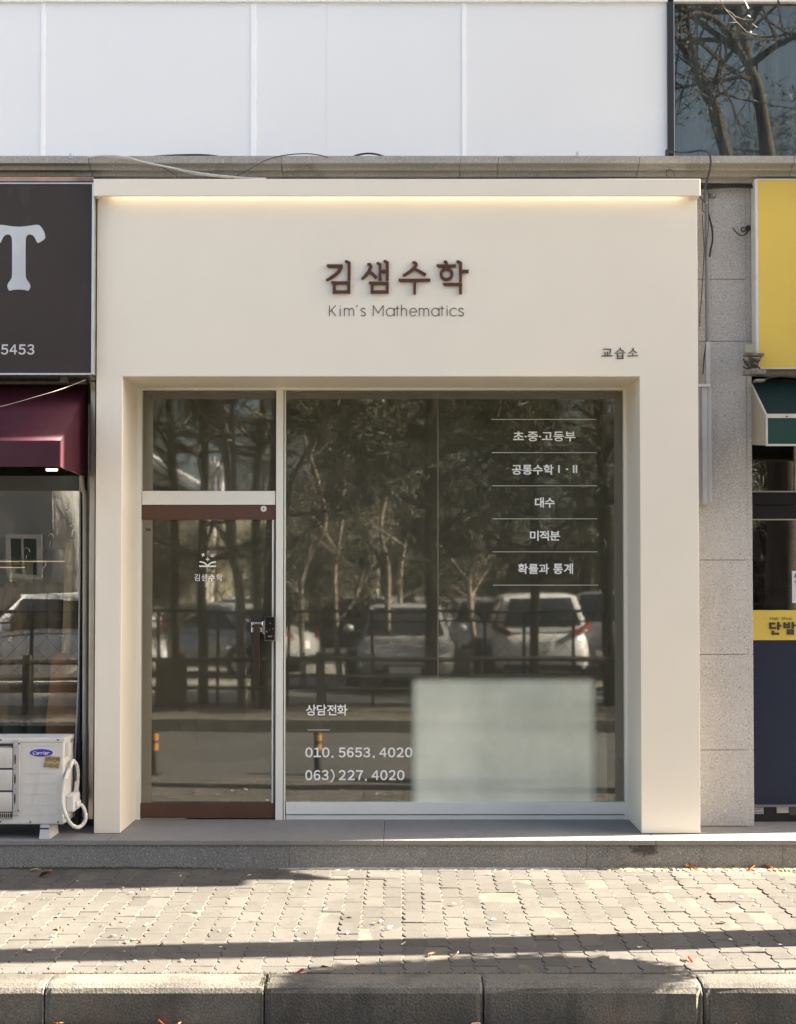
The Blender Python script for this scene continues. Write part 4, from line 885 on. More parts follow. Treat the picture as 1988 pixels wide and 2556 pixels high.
tb_([(588, 1205), (507, 1205), (507, 1282), (606, 1282)], 34); tb_([(643, 1178), (643, 1312)], 40); tb_([(660, 1242), (692, 1242)], 30); tb_([(550, 1325), (550, 1378), (656, 1378)], 37)
tb_([(748, 1184), (748, 1286)], 36); tb_([(822, 1184), (822, 1286)], 36); tb_([(766, 1226), (804, 1226)], 28); tb_([(764, 1274), (806, 1274)], 26); tb_([(888, 1178), (888, 1298)], 38); tb_([(906, 1236), (945, 1236)], 30)
tb_([(786, 1318), (896, 1318), (896, 1350), (802, 1350), (802, 1382), (912, 1382)], 26)
tm.build('band_text', MATS['band_ink'], hs)
# things in and on the hair shop window
cu = thing('paper_blind', 'creased off white paper hanging inside the hair shop glass', 'blind', P(*C8(690, 1835), .5))
pts = [C8(600, 1500), C8(688, 1500), C8(725, 1640), C8(757, 1832), C8(690, 1822), C8(600, 1806)]
m = MB(); q = [P(*p_, .47 + .012 * (k % 2)) for k, p_ in enumerate(pts)]; m.loft([[p_ for p_ in q], [p_ + Vector((0, .003, 0)) for p_ in q]]); m.build('sheet', mat('paper_cream', (.62, .58, .48), .7), cu)
po = thing('poster', 'white poster with dark print stuck inside the hair shop glass', 'poster', P(1995, 1505, .415))
MB().pbox(1978.5, 1425, 2040, 1505, HY + .014, HY + .018).build('paper', mat('poster_white', (.60, .62, .66), .6), po)
m = MB(); KC = 1 / 360
for pts in (((1985, 1434), (1988, 1439), (1983, 1441)), ((1988, 1431), (1989, 1443)), ((1984, 1452), (1990, 1450), (1988, 1457))): m.ribbon([(lambda q: (q.x, q.z))(P(*p_, HY + .0135)) for p_ in pts], 1.8 * KC, HY + .0132, HY + .0139)
m.build('print', MATS['band_ink'], po)
n1 = thing('notice_sheet', 'grey notice sheet seen dimly deeper in the hair shop', 'notice', P(1902, 1480, .6))
MB().pbox(1880, 1432, 1922, 1486, .60, .604).build('paper', mat('notice_grey', (.16, .15, .17), .7), n1)
m = MB()
for py in (1442, 1452, 1463, 1465.5): m.pbox(1886 + (py % 5), py, 1918 - (py % 7), py + 1.3, .5985, .5995)
m.pbox(1886, 1475, 1921, 1476.2, .5985, .5995).pbox(1886, 1483, 1921, 1484.2, .5985, .5995).build('print', BLACKM, n1)
ch_ = thing('salon_chair', 'dark salon chair with a chrome frame behind the glass', 'chair', (P(1930, 1500, 1.1).x, 1.1, 0))
m = MB(); a = P(1915, 1495, 1.0); m.box(a.x - .1, a.x + .35, 1.0, 1.08, a.z - .25, a.z + .06); m.build('backrest', GLOSSB, ch_, bevel=.03)
MB().tube(smooth_path([(a.x - .16, 1.0, a.z - .3), (a.x - .15, 1.0, a.z + .05), (a.x - .1, 1.0, a.z + .09), (a.x + .4, 1.0, a.z + .08)]), .012).build('frame', CHROME, ch_)
MB().box(a.x - .1, a.x + .35, 1.0, 1.45, a.z - .33, a.z - .26).box(a.x + .08, a.x + .16, 1.15, 1.25, 0.0, a.z - .33).build('seat', GLOSSB, ch_, bevel=.02)
sk2 = MB().pbox(1880, 2012.5, 1907, 2032, HY + .027, HY + .0298)
s2 = tag(sk2.build('repair_sticker', mat('sticker_lilac', (.50, .50, .57), .6)), 'small pale lilac phone repair sticker on the black kick board', 'sticker')
for t_, bx in (('수리 전문', (1888, 2014.5, 1904.5, 2017.5)), ('수리 전문', (1884, 2019.5, 1898, 2022)), ('3452-0840', (1882.5, 2027, 1904.5, 2030.3))):
    tt = text(t_, bx, HY + .0265, off=.02, gap=.08).build('sticker_text', INK, s2, recalc=False)
pl2 = MB().pbox(1940, 2013, 1970.5, 2030, HY + .02, HY + .0298)
tag(pl2.build('wall_plate', mat('plate_beige', (.50, .48, .43), .5), bevel=.002), 'blank beige cover plate on the black kick board', 'plate')
gp2 = MB().pbox(1972, 2012, 2040, 2035, HY + .018, HY + .0298)
tag(gp2.build('wall_plate', mat('plate_grey', (.07, .068, .058), .6)), 'dark olive board fixed beside the beige cover plate', 'plate')

# ------------------------------------------------------------------ cables, conduits
C1 = lambda a, b: (a / 1.699, b / 1.699)
C2 = lambda a, b: (988 + a / 1.699, b / 1.699)
C7 = lambda a, b: (1640 + a / 8.089, 370 + b / 8.089)
def cable(label, conv, pts, Y, r, m=RUBBER, n=6, name='cable', group=None):
    path = smooth_path([P(*conv(q[0], q[1]), q[2] if len(q) > 2 else Y) for q in pts], 8)
    return tag(MB().tube(path, r, n).build(name, m, smooth=True), label, 'cable', group)
WCAB = mat('cable_white', (.55, .53, .48), .5, var=.15, vs=9)
GCAB = mat('cable_grey', (.10, .095, .085), .5, var=.2, vs=9)
cable('whitish cable sagging from the ledge onto the cream visor', C1, [(370, 666), (450, 659), (530, 664), (600, 684), (700, 705), (830, 731), (950, 746), (1060, 755), (1130, 757)], .025, .0062, WCAB)
cable('thin white cable running just below the thicker whitish one', C1, [(440, 664), (540, 673), (640, 696), (720, 712), (830, 738), (950, 751), (1040, 757)], .030, .0035, WCAB)
cable('dark cable dropping steeply behind the white cables to the visor', C1, [(545, 666), (610, 684), (690, 710), (740, 738), (772, 760)], .034, .0045, GCAB)
cable('long flat black cable hump lying on the ledge under the white panel', C1, [(615, 668), (680, 661), (760, 657), (850, 656), (905, 660), (960, 669)], .08, .0062)
cable('thin grey cable arching over the ledge in the middle', C1, [(980, 758), (1050, 722), (1120, 682), (1200, 659), (1290, 651), (1350, 656), (1390, 666)], .028, .0038, GCAB)
cable('short black cable hump on the ledge right of the arching cable', C1, [(1492, 666), (1520, 656), (1560, 650), (1600, 654), (1636, 666)], .07, .0062)
cable('pale wire lying along the ledge above the brown sign', C1, [(-30, 666), (60, 664), (130, 661), (200, 663), (268, 669)], .06, .0045, WCAB)
cable('thick black cable looping over the ledge and down beside the visor', C7, [(198, 150), (195, 70), (205, 38), (240, 40), (330, 66), (480, 86), (620, 80), (760, 58), (880, 42), (980, 58), (1055, 110), (1088, 200), (1092, 300), (1075, 420), (1040, 560), (1015, 660), (990, 750), (968, 880), (958, 1040), (970, 1105)], .015, .0072)
cable('black cable running along the top of the cream visor', C2, [(-180, 757), (100, 757), (400, 755), (700, 753), (1000, 752), (1200, 754), (1320, 756)], -.02, .0046)
cable('small loop of thin black wire above the right end of the visor', C7, [(208, 572), (197, 500), (215, 440), (255, 424), (310, 450), (350, 500), (372, 570)], .06, .0026)
for k, (ya, yb_, lab) in enumerate(((690, 700, 'top black cable of the bundle between visor and yellow sign'), (735, 745, 'middle black cable of the bundle between visor and yellow sign'), (775, 790, 'lowest sagging black cable of the bundle between visor and yellow sign'))):
    cable(lab, C7, [(860, ya + 10), (1000, ya + 25 + 6 * k), (1150, ya + 35 - 8 * k), (1400, yb_ - 10), (1700, yb_ - 14), (1990, yb_)], .215 - .012 * k, .0055 + .001 * k, group='cables from the visor to the yellow sign')
cable('black cable bulging out to the right of the grey conduit', C7, [(1050, 1330), (1078, 1450), (1112, 1580), (1130, 1740), (1122, 1900), (1090, 2050), (1072, 2190)], .20, .0062)
cable('very thin black wire crossing in front of the grey conduit', C7, [(1000, 745), (1030, 830), (1046, 1000), (1045, 1400), (1048, 1620), (1010, 1860), (990, 2060), (985, 2250)], .165, .0026)
cable('thin black wire between cream front and grey conduit', C7, [(925, 1330), (930, 1500), (940, 1700), (958, 1980), (950, 2280), (905, 3050), (880, 3250), (870, 3600)], .19, .003)
cable('black cable end hanging below the grey conduit', C5b, [(597, 1640), (590, 1700), (578, 1780), (570, 1880), (567, 1945)], .18, .0045)
cable('twisted black wire dangling under the visor end', C7, [(862, 950), (905, 1020), (925, 1060), (918, 1120), (932, 1170), (920, 1230), (940, 1270), (972, 1290)], .12, .0034)
cable('black wire hook sticking out of a hole in the granite pier', C5b, [(838, 610, .2), (862, 645, .2), (895, 675, .21), (930, 682, .22), (960, 668, .23), (972, 635, .24), (950, 612, .22), (920, 612, .22), (915, 632, .22), (935, 645, .23), (975, 618, .252)], .2, .0042)
hl = MB().disc(P(*C5b(978, 614), .2485), .02, 'y', .001, 14); tag(hl.build('wire_hole', BLACKM), 'small dark hole in the granite where the wire hook comes out', 'hole')
cd1 = thing('conduit', 'grey plastic conduit running down beside the cream front', 'conduit', P(1765, 960, .2))
MB().tube([P(1764.5, 470, .205), P(1765.5, 700, .205), P(1767, 860, .205)], .0142, 12).build('pipe', GREYPVC, cd1, smooth=True)
MB().pbox(1763.5, 853, 1774, 962, .175, .215).build('trunking', LGREYPVC, cd1, bevel=.002)
MB().pbox(1745, 958, 1774.5, 964.5, .165, .214).build('joint_cover', mat('pvc_white', (.55, .55, .55), .5), cd1, bevel=.002)
cb = MB().pbox(1758, 478, 1776, 482, .185, .22); cb.pbox(1774, 483, 1788, 492, .225, .249); cb.build('pipe_clamp', OLD, cd1, bevel=.001)
MB().disc(P(1783, 485.5, .22), .006, 'y', .004, 10).build('clamp_bolt', ALU, cd1)
MB().tube([P(1760, 508, .185), P(1764, 507, .184), P(1774, 507, .185)], .0028).tube([P(1764, 507, .184), P(1773, 496, .18)], .0026).build('cable_tie', WCAB, cd1)
cd2 = thing('cable_duct', 'pair of pale grey cable ducts fixed to the granite pier', 'duct', P(1762, 1258, .2))
MB().pbox(1744, 964.5, 1756, 1256, .205, .249).build('narrow_duct', LGREYPVC, cd2, bevel=.004)
MB().pbox(1754.5, 966, 1766, 1259, .18, .249).build('wide_duct', LGREYPVC, cd2, bevel=.006, seg=3)
MB().pbox(1767, 962, 1777, 1255, .195, .249).build('narrow_duct', LGREYPVC, cd2, bevel=.004)
cl = MB(); a = P(1353, 388, .08)
def clip(px, py, label):
    m = MB(); m.pbox(px - 2.5, py - 11, px + 3.5, py, .06, .064); m.pbox(px - 3, py - 2, px + 6, py + 1, .045, .07)
    tag(m.build('metal_clip', ALU), label, 'clip')
clip(175, 393, 'small metal clip on the ledge left of the long cable hump'); clip(1441, 389, 'small metal clip on the ledge below the wide white panel')

# ------------------------------------------------------------------ leaves
def leaf_mesh(seed, L, wd):
    r = random.Random(seed); m = MB(); N = 7; rows = []
    cu = r.uniform(-.5, .9); tw = r.uniform(-.6, .6)
    for k in range(N):
        t = k / (N - 1); w = wd * math.sin(math.pi * min(1, .06 + t * .94)) ** .75 * (1 + .25 * math.sin(t * 9 + seed)); zz = L * .28 * cu * (2 * t - 1) ** 2 + .003
        row = []
        for s_ in (-1, -.5, 0, .5, 1): row.append(((t - .5) * L, s_ * w * .5, zz + abs(s_) * wd * .28 * (1 + tw * (t - .5) * 2)))
        rows.append(row)
    m.loft(rows, cap=False, closed=False); m.tube([((-.5) * L, 0, rows[0][2][2]), (-.5 * L - L * .3, 0, rows[0][2][2] + L * .08)], L * .012, 4)
    mn = min(v.z for v in m.v)
    for v in m.v: v.z -= mn
    return m
LM = [mat('leaf_orange', (.42, .13, .03), .7, var=.3, vs=30), mat('leaf_brown', (.17, .085, .04), .8, var=.3, vs=30), mat('leaf_tan', (.40, .28, .15), .8, var=.25, vs=30), mat('leaf_pale', (.62, .55, .44), .8, var=.15, vs=30), mat('leaf_red', (.30, .05, .02), .7, var=.3, vs=30)]
proto = {}
def leaf(px, py, zz, size, mi, label, seed, group='fallen leaves on the pavement', tilt=0.3):
    key = (seed % 6, mi)
    if key not in proto:
        o = leaf_mesh(seed % 6 + 3, 1.0, .55).build('fallen_leaf', LM[mi], smooth=True); sm = o.modifiers.new('s', 'SOLIDIFY'); sm.thickness = .02
        o.location = (0, 0, 0); proto[key] = o; first = True
    else:
        o = proto[key].copy(); COL.objects.link(o)
    r = random.Random(seed * 13 + 1); p_ = G(px, py, zz)
    o.location = p_ + Vector((0, 0, .001)); o.scale = (size, size, size * r.uniform(.7, 1.2)); o.rotation_euler = (r.uniform(-tilt, tilt), r.uniform(-tilt, tilt), r.uniform(0, 6.28))
    return tag(o, label, 'leaf', group)
CRt = lambda a, b: (988 + a / 1.699, 2050 + b / 1.699)
CLt = lambda a, b: (a / 1.699, 2050 + b / 1.699)
special = [(CRt(1235, 200), .085, 2, 'tan and orange curled leaf in the small heap by the plinth'), (CRt(1258, 202), .06, 0, 'upright orange leaf at the middle of the small heap'), (CRt(1282, 196), .055, 0, 'orange leaf at the edge of the small heap by the plinth'),
    (CRt(1443, 197), .10, 2, 'large greyish tan curled leaf against the plinth'), (CRt(1515, 202), .085, 0, 'crumpled deep orange leaf beside the bright orange one'), (CRt(1575, 198), .085, 0, 'bright orange round leaf against the plinth'),
    (CRt(1128, 190), .06, 3, 'pale curled leaf on the yellow sand by the plinth'), (CRt(690, 185), .045, 4, 'red brown leaf standing against the plinth above white grit'), (CRt(898, 184), .04, 4, 'small red leaf where the yellow sand begins'),
    (CLt(190, 232), .12, 1, 'big dark brown star shaped leaf lying in the shade'), (CLt(150, 210), .06, 2, 'tan leaf in the shade near the air conditioner foot'), (CLt(912, 208), .04, 2, 'tan leaf at the edge of the shade by the plinth'),
    (CRt(1245, 590), .055, 4, 'dark red leaf on the sunny strip next to the kerb'), (CRt(248, 573), .045, 2, 'tan leaf on the shaded pavers close to the kerb'), (CRt(150, 570), .045, 1, 'reddish brown leaf on shaded pavers beside the tan one'), (CLt(1270, 645), .05, 4, 'dark red leaf lying on top of the kerb'),
    (CRt(1385, 431), .05, 1, 'dark brown leaf alone on the sunny pavers'), (CLt(250, 460), .05, 1, 'brown leaf on sunny pavers below the air conditioner')]
for k, (pp, s_, mi, lab) in enumerate(special): leaf(*pp, ZP + .004, s_, mi, lab, k * 7 + 2, tilt=.5)
rnd = random.Random(21); small = 'small dry leaf scrap scattered on the pavers'
for k in range(85):
    px, py = rnd.uniform(5, 1980), 2172 + 245 * rnd.random() ** .9
    leaf(px, py, ZP + .003, rnd.uniform(.016, .036), rnd.choice([2, 3, 3, 3, 1]), small, 200 + k, 'small leaf scraps on the pavers', .3)
for k in range(26):
    px = rnd.choice([rnd.uniform(120, 260), rnd.uniform(400, 1200), rnd.uniform(0, 1980)]); yy = YKO - rnd.uniform(.015, .10)
    o = leaf(1000, 2300, 0, rnd.uniform(.03, .06), rnd.choice([0, 0, 4, 4, 2, 1]), 'orange and red leaf drifted in the gutter at the kerb foot', 400 + k, 'leaves in the gutter', .6)
    p_ = ray(px, 2548); t_ = (yy - CAM.y) / p_.y; o.location = (CAM.x + p_.x * t_, yy, ZR + .004)
# yellow sand and grit drifted against the plinth, moss on the shaded side
def drift(name, px0, px1, m_, w0, h0, seed, label, cat):
    r = random.Random(seed); mm = MB(); rows = []; xa, xb = G(px0, 2160, ZP).x, G(px1, 2160, ZP).x; N = 120
    for k in range(N + 1):
        t = k / N; w = w0 * (.35 + .65 * r.random()) * min(1, 8 * t, 8 * (1 - t)) + .004; h = h0 * (.4 + .6 * r.random()) * min(1, 6 * t, 6 * (1 - t)) + .001
        xx = xa + (xb - xa) * t; rows.append([(xx, -.199, ZP + .001 + h), (xx + r.gauss(0, .004), -.199 - w * .35, ZP + .001 + h * .8), (xx, -.199 - w * .75, ZP + .002 + h * .35), (xx, -.199 - w, ZP - .004)])
    mm.loft(rows, cap=False, closed=False); o = mm.build(name, m_, smooth=True); o['kind'] = 'stuff'; tag(o, label, cat)
drift('sand_drift', 1480, 2060, mat('yellow_sand', (.36, .28, .15), .95, var=.3, vs=20, bump=.8, bs=70, fine=.3), .10, .012, 1, 'yellow sand and grit drifted along the foot of the plinth', 'sand')
drift('grit_line', 700, 1480, mat('pale_grit', (.42, .38, .31), .95, var=.25, vs=25, bump=.8, bs=90, fine=.3), .045, .008, 2, 'line of pale grit at the foot of the plinth', 'grit')
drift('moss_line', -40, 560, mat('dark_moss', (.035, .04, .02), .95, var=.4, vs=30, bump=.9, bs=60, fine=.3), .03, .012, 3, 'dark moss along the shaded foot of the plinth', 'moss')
r = random.Random(8); mm = MB()
for k in range(420):
    xx = r.uniform(-2.2, 2.1); yy = YKI + .004 + r.gauss(0, .006); hh = r.uniform(.004, .014)
    mm.quad((xx, yy, ZP - .004), (xx + r.uniform(.003, .012), yy + .002, ZP - .004), (xx + r.uniform(-.004, .008), yy + r.uniform(-.004, .006), ZP - .002 + hh))
xg = P(659, 2460, YKO).x
for k in range(160):
    xx = xg + r.gauss(0, .012); yy = r.uniform(YKO - .004, YKI); zz = (ZP - .03 if yy < YKO + .02 else ZP - .006) - max(0, r.uniform(-.05, .06) if yy < YKO + .02 else 0)
    mm.quad((xx, yy, zz), (xx + .006, yy, zz), (xx + r.uniform(-.012, .016), yy + r.uniform(-.012, .008), zz + r.uniform(.004, .02)))
o = mm.build('moss_tufts', mat('kerb_moss', (.085, .08, .03), .95, var=.4, vs=40)); o['kind'] = 'stuff'; tag(o, 'thin moss growing in the gap behind the kerb stones', 'moss')

bs_ = thing('shade_caster', 'dark box on the wall past the hair shop, unseen, added to shade the pavement', 'sign', (3.62, .0, 2.7))  # out of view, added to thicken the shadow at the foot of the step
MB().box(3.58, 3.68, -.27, .14, 2.72, 4.1).build('shade_box', mat('shade_box_grey', (.12, .12, .12), .5), bs_, bevel=.004)
MB().box(3.60, 3.66, .14, .27, 2.9, 2.95).box(3.60, 3.66, .14, .27, 3.8, 3.85).build('arm', BLACKM, bs_)
# ------------------------------------------------------------------ across the street (mirrored in the glass)
BARK = mat('bark', (.085, .065, .048), .9, var=.35, vs=14, bump=1, bs=30)
BARKP = mat('bark_pale', (.22, .185, .145), .85, var=.3, vs=9, bump=.8, bs=40)
def leafmat(name, c):
    m = mat(name, c, .55, var=.35, vs=1.4, spec=.3); return m
PINE = [leafmat('pine_needle', (.068, .078, .042)), leafmat('pine_needle_dark', (.055, .062, .036)), leafmat('dry_foliage', (.115, .100, .062)), leafmat('olive_foliage', (.080, .080, .045))]
def limb(mb, p0, d, L, r, rnd, depth, tips, curl=.25, up=.12, kids=3):
    pts = [Vector(p0)]; d = Vector(d).normalized(); n = 5
    for k in range(n):
        d = (d + Vector((rnd.gauss(0, curl), rnd.gauss(0, curl), rnd.gauss(up, curl))) * .5).normalized(); pts.append(pts[-1] + d * L / n)
    mb.tube(pts, [r * (1 - .75 * k / n) for k in range(n + 1)], 6 if r > .03 else 4)
    tips.append((pts[-1], d))
    if depth > 0:
        for q in range(kids):
            k = rnd.randint(2, n); dd = (d + Vector((rnd.gauss(0, .8), rnd.gauss(0, .8), rnd.gauss(.1, .5)))).normalized()
            limb(mb, pts[k], dd, L * rnd.uniform(.45, .7), r * (1 - .75 * k / n) * .75, rnd, depth - 1, tips, curl, up, kids)
def fans(mb, c, rnd, n, L, w, spread=1.0, base=None):
    for k in range(n):
        d = Vector((rnd.gauss(0, 1), rnd.gauss(0, 1), rnd.gauss(.25, .8))); d.normalize()
        s = d.orthogonal().normalized(); s.rotate(Matrix.Rotation(rnd.uniform(0, 6.28), 3, d))
        l = L * rnd.uniform(.6, 1.2); o = Vector(c) + Vector((rnd.gauss(0, 1), rnd.gauss(0, 1), rnd.gauss(0, .7))) * spread * L * .4
        i = len(mb.v); mb.v += [o - s * w * .5, o + s * w * .5, o + d * l]; mb.f.append((i, i + 1, i + 2))
def build_tree(name, label, base, path, radii, crown, seed, bark, group='trees across the street', cat='tree', limbs=None, extra=(), twigs=0):
    rnd = random.Random(seed); t = thing(name, label, cat, base, group)
    mb = MB(); pth = smooth_path(path, 5); m_ = len(pth)
    rr = [radii[0] + (radii[1] - radii[0]) * k / (m_ - 1) for k in range(m_)] if len(radii) == 2 else [radii[min(len(radii) - 1, k // 5)] + (radii[min(len(radii) - 1, k // 5 + 1)] - radii[min(len(radii) - 1, k // 5)]) * (k % 5) / 5 for k in range(m_)]
    mb.tube(pth, rr, 10); tips = []
    for (pts, ra, rb) in extra:
        q = smooth_path(pts, 5); mb.tube(q, [ra + (rb - ra) * k / (len(q) - 1) for k in range(len(q))], 8)
        limb(mb, q[-1], q[-1] - q[-2], 1.2, rb, rnd, 2, tips)
        if twigs:
            for w in range(twigs): limb(mb, q[rnd.randint(2, len(q) - 1)], (rnd.gauss(0, 1), rnd.gauss(0, 1), rnd.gauss(.3, .7)), rnd.uniform(.6, 1.3), .011, rnd, 2, tips if w % 3 == 0 else [], .3, .05, 3)
    for (u, L, r, az, el) in (limbs or []):
        k = min(m_ - 1, int(u * (m_ - 1))); d = (math.cos(az) * math.cos(el), math.sin(az) * math.cos(el), math.sin(el))
        limb(mb, pth[k], d, L, r, rnd, 2, tips)
    mb.build('trunk', bark, t, smooth=True, recalc=False)
    if crown:
        (n, L, w, mi, spread) = crown; fb_ = MB()
        for c, d in tips: fans(fb_, c, rnd, n, L, w, spread); fans(fb_, c - Vector(d) * .25, rnd, n // 2, L, w, spread)
        fb_.build('crown', PINE[mi], t, recalc=False)
    return t
zg = -.2
def ringlimbs(rnd, u0, u1, n, L, r, el0=-.1, el1=.6): return [(rnd.uniform(u0, u1), L * rnd.uniform(.6, 1.1), r * rnd.uniform(.6, 1), rnd.uniform(0, 6.28), rnd.uniform(el0, el1)) for _ in range(n)]
rn_ = random.Random(77)
def gnd(v): return Vector((v.x, v.y, zg))
# front row, along the fence
def front(pxs, Yw, ra, rb, label, seed, crown, bark, nl, L, u0=.45, extra=(), topz=9.0, name='pine_tree'):
    pts = [RF(a, b, Yw) for a, b in pxs]; pts = [gnd(pts[0])] + pts + [pts[-1] + (pts[-1] - pts[-2]).normalized() * (topz - pts[-1].z)]
    return build_tree(name, label, gnd(pts[0]), pts, (ra, rb), crown, seed, bark, limbs=ringlimbs(random.Random(seed), u0, 1, nl, L, .05), extra=extra)
NEED = (30, .18, .009, 0, 1.4)
front([(438, 1500), (434, 1225), (428, 1100), (424, 990)], -10.6, .075, .05, 'slim straight pine trunk mirrored at the left of the transom', 1, NEED, BARK, 22, 1.7, .40)
front([(508, 1700), (507, 1400), (508, 1310)], -10.0, .085, .06, 'dark trunk mirrored behind the white book logo on the door', 2, NEED, BARK, 16, 1.6, .55)
front([(607, 1700), (600, 1500), (588, 1410), (575, 1360), (560, 1100), (540, 1010), (515, 985)], -9.6, .085, .03, 'crooked pale trunk mirrored right of the book logo', 3, (8, .14, .02, 2, 1), BARKP, 9, 1.2, .6, extra=[([RF(575, 1360, -9.6), RF(548, 1322, -9.7), RF(525, 1285, -9.8), RF(505, 1200, -9.9)], .05, .03), ([RF(588, 1410, -9.6), RF(583, 1300, -9.5), RF(580, 1100, -9.5), RF(577, 985, -9.5)], .05, .035)], name='bare_tree')
front([(640, 1600), (637, 1225), (645, 1120), (660, 990)], -10.2, .07, .05, 'leaning trunk mirrored near the door lock and transom edge', 4, NEED, BARKP, 14, 1.5, .55)
front([(668, 1640), (676, 1400), (682, 1290)], -9.4, .13, .09, 'thick trunk mirrored at the lock side of the door', 5, (26, .18, .018, 1, 1.2), BARK, 14, 1.6, .6)
front([(700, 1500), (718, 1250), (760, 1140), (800, 1070), (850, 1030)], -9.9, .05, .03, 'slanting young trunk mirrored in the upper left of the window', 6, (10, .14, .02, 3, 1), BARKP, 9, 1.3, .5, name='bare_tree')
front([(1077, 1720), (1077, 1400), (1077, 1100), (1076, 980)], -9.9, .105, .085, 'tall straight dark trunk mirrored in the middle of the window', 7, (40, .22, .02, 1, 1.4), BARK, 26, 2.0, .38)
front([(1336, 1680), (1336, 1300), (1330, 1040)], -10.3, .075, .06, 'dark trunk mirrored behind the list of courses', 8, NEED, BARK, 24, 1.8, .40)
front([(1520, 1680), (1512, 1300), (1500, 1130), (1485, 985)], -10.1, .10, .06, 'leaning pine mirrored at the right edge of the window', 9, NEED, BARK, 22, 1.6, .45)
for k, (px, Yw) in enumerate(((760, -13.5), (850, -14.5), (965, -13.2), (1010, -15.5), (1190, -16.5))):
    rr_ = random.Random(k + 60); b_ = RF(px, 1500, Yw); q = [gnd(b_), b_ + Vector((rr_.gauss(0, .1), 0, .4)), b_ + Vector((rr_.gauss(0, .3), 0, 1.5)), b_ + Vector((rr_.gauss(0, .5), 0, 3.2))]
    build_tree('bare_tree', ['thin bare tree with forked stems behind the parked cars', 'slender bare tree left of the silver car roof', 'bare tree with pale stem behind the silver car', 'bare tree deep behind the silver car', 'bare tree between the two parked white cars'][k], gnd(b_), q, (.06, .03), (6, .12, .025, 2, 1), 80 + k, BARKP, limbs=ringlimbs(rr_, .25, 1, 9, 1.5, .035, .3, 1.2))
# bushy bare shrub seen in the left of the door
sx = RF(425, 1500, -12.5); rr_ = random.Random(3)
build_tree('bare_shrub', 'bushy bare shrub mirrored in the left half of the door', gnd(sx), [gnd(sx), sx + Vector((0, 0, -.6)), sx + Vector((.05, 0, .2))], (.05, .03), (26, .16, .012, 2, 1.6), 91, BARKP, cat='shrub', group=None, limbs=ringlimbs(rr_, .5, 1, 26, 1.2, .025, .2, 1.3))
# a dense belt of evergreens further back: one proto per kind, then copies
def belt_tree(kind, seed, h, r):
    rnd = random.Random(seed); t = thing('evergreen_tree', 'dense evergreen', 'tree', (0, 0, 0), 'evergreens behind the parking lot')
    mb = MB(); tips = []; mb.tube([(0, 0, 0), (.1, 0, h * .4), (0, .1, h * .95)], [.18, .13, .03], 8)
    for k in range(46):
        u = rnd.uniform(.12, 1); zz = h * u; az = rnd.uniform(0, 6.28); L = r * (1.15 - u * .85) * rnd.uniform(.5, 1.1)
        c = Vector((math.cos(az) * L, math.sin(az) * L, zz + rnd.uniform(-.1, .3))); mb.tube([(0, 0, zz - L * .15), c * .5 + Vector((0, 0, zz * .5 - .05)), c], [.04, .025, .01], 4)
        for q in range(5): tips.append(c.lerp(Vector((0, 0, zz)), rnd.random() * .75) + Vector((rnd.gauss(0, .3), rnd.gauss(0, .3), rnd.gauss(0, .22))))
    mb.build('trunk', BARK, t, recalc=False); fb_ = MB()
    for c in tips: fans(fb_, c, rnd, 72, .20, .017, 2.9)
    fb_.build('crown', PINE[kind], t, recalc=False); return t
protos = [belt_tree(1, 201, 9.5, 2.2), belt_tree(3, 202, 8.5, 2.6), belt_tree(0, 203, 10.5, 2.0), belt_tree(2, 204, 7.0, 2.2)]
belt = [(-2.0, -19.5, 0), (-.8, -20.5, 1), (.6, -19.5, 2), (2.4, -21, 0), (4.2, -19.8, 1), (6.2, -21, 3), (8.2, -20, 2), (-2.3, -24, 2), (.2, -25, 3), (2.8, -26, 1), (5.5, -25.5, 0), (8.5, -26, 1), (11, -24, 0), (-13, -34, 3), (-10.5, -45, 2), (-6.0, -46, 1), (-16, -40, 0), (13.5, -28, 2), (-3.0, -42, 1), (6.8, -9.6, 0), (9.6, -11.2, 1), (12.5, -9.8, 2), (16, -10.6, 0), (12, -14, 1)]  # the last group stands out of view, added to shade the lot
words_ = ['broad', 'tall', 'ragged', 'narrow', 'leaning', 'dark', 'brownish', 'olive']
used = [False] * 4
for k, (bx, by, kd) in enumerate(belt):
    t = protos[kd] if not used[kd] else copy_tree(protos[kd]); used[kd] = True
    r = random.Random(k + 900); t.location = (bx, by, zg); t.rotation_euler = (0, 0, r.uniform(0, 6.28)); sc_ = r.uniform(.85, 1.15); t.scale = (sc_, sc_, sc_)
    t['label'] = 'dense evergreen tree around the parking lot, one of those mirrored in the glass or added unseen for shade'
# hedge in the door reflection
def hedge(name, label, x0, x1, y0, y1, z1, seed, mi):
    rnd = random.Random(seed); t = MB()
    for k in range(int(260 * (x1 - x0))): fans(t, (rnd.uniform(x0, x1), rnd.uniform(y0, y1), zg + (z1 - zg) * rnd.random() ** .7), rnd, 7, .2, .05, 1)
    tag(t.build(name, PINE[mi], recalc=False), label, 'hedge')
hedge('clipped_hedge', 'dark clipped hedge beyond the parking lot behind the door lock', RF(620, 1500, -17).x, RF(745, 1500, -17).x, -17.6, -16.6, 2.2, 5, 1)
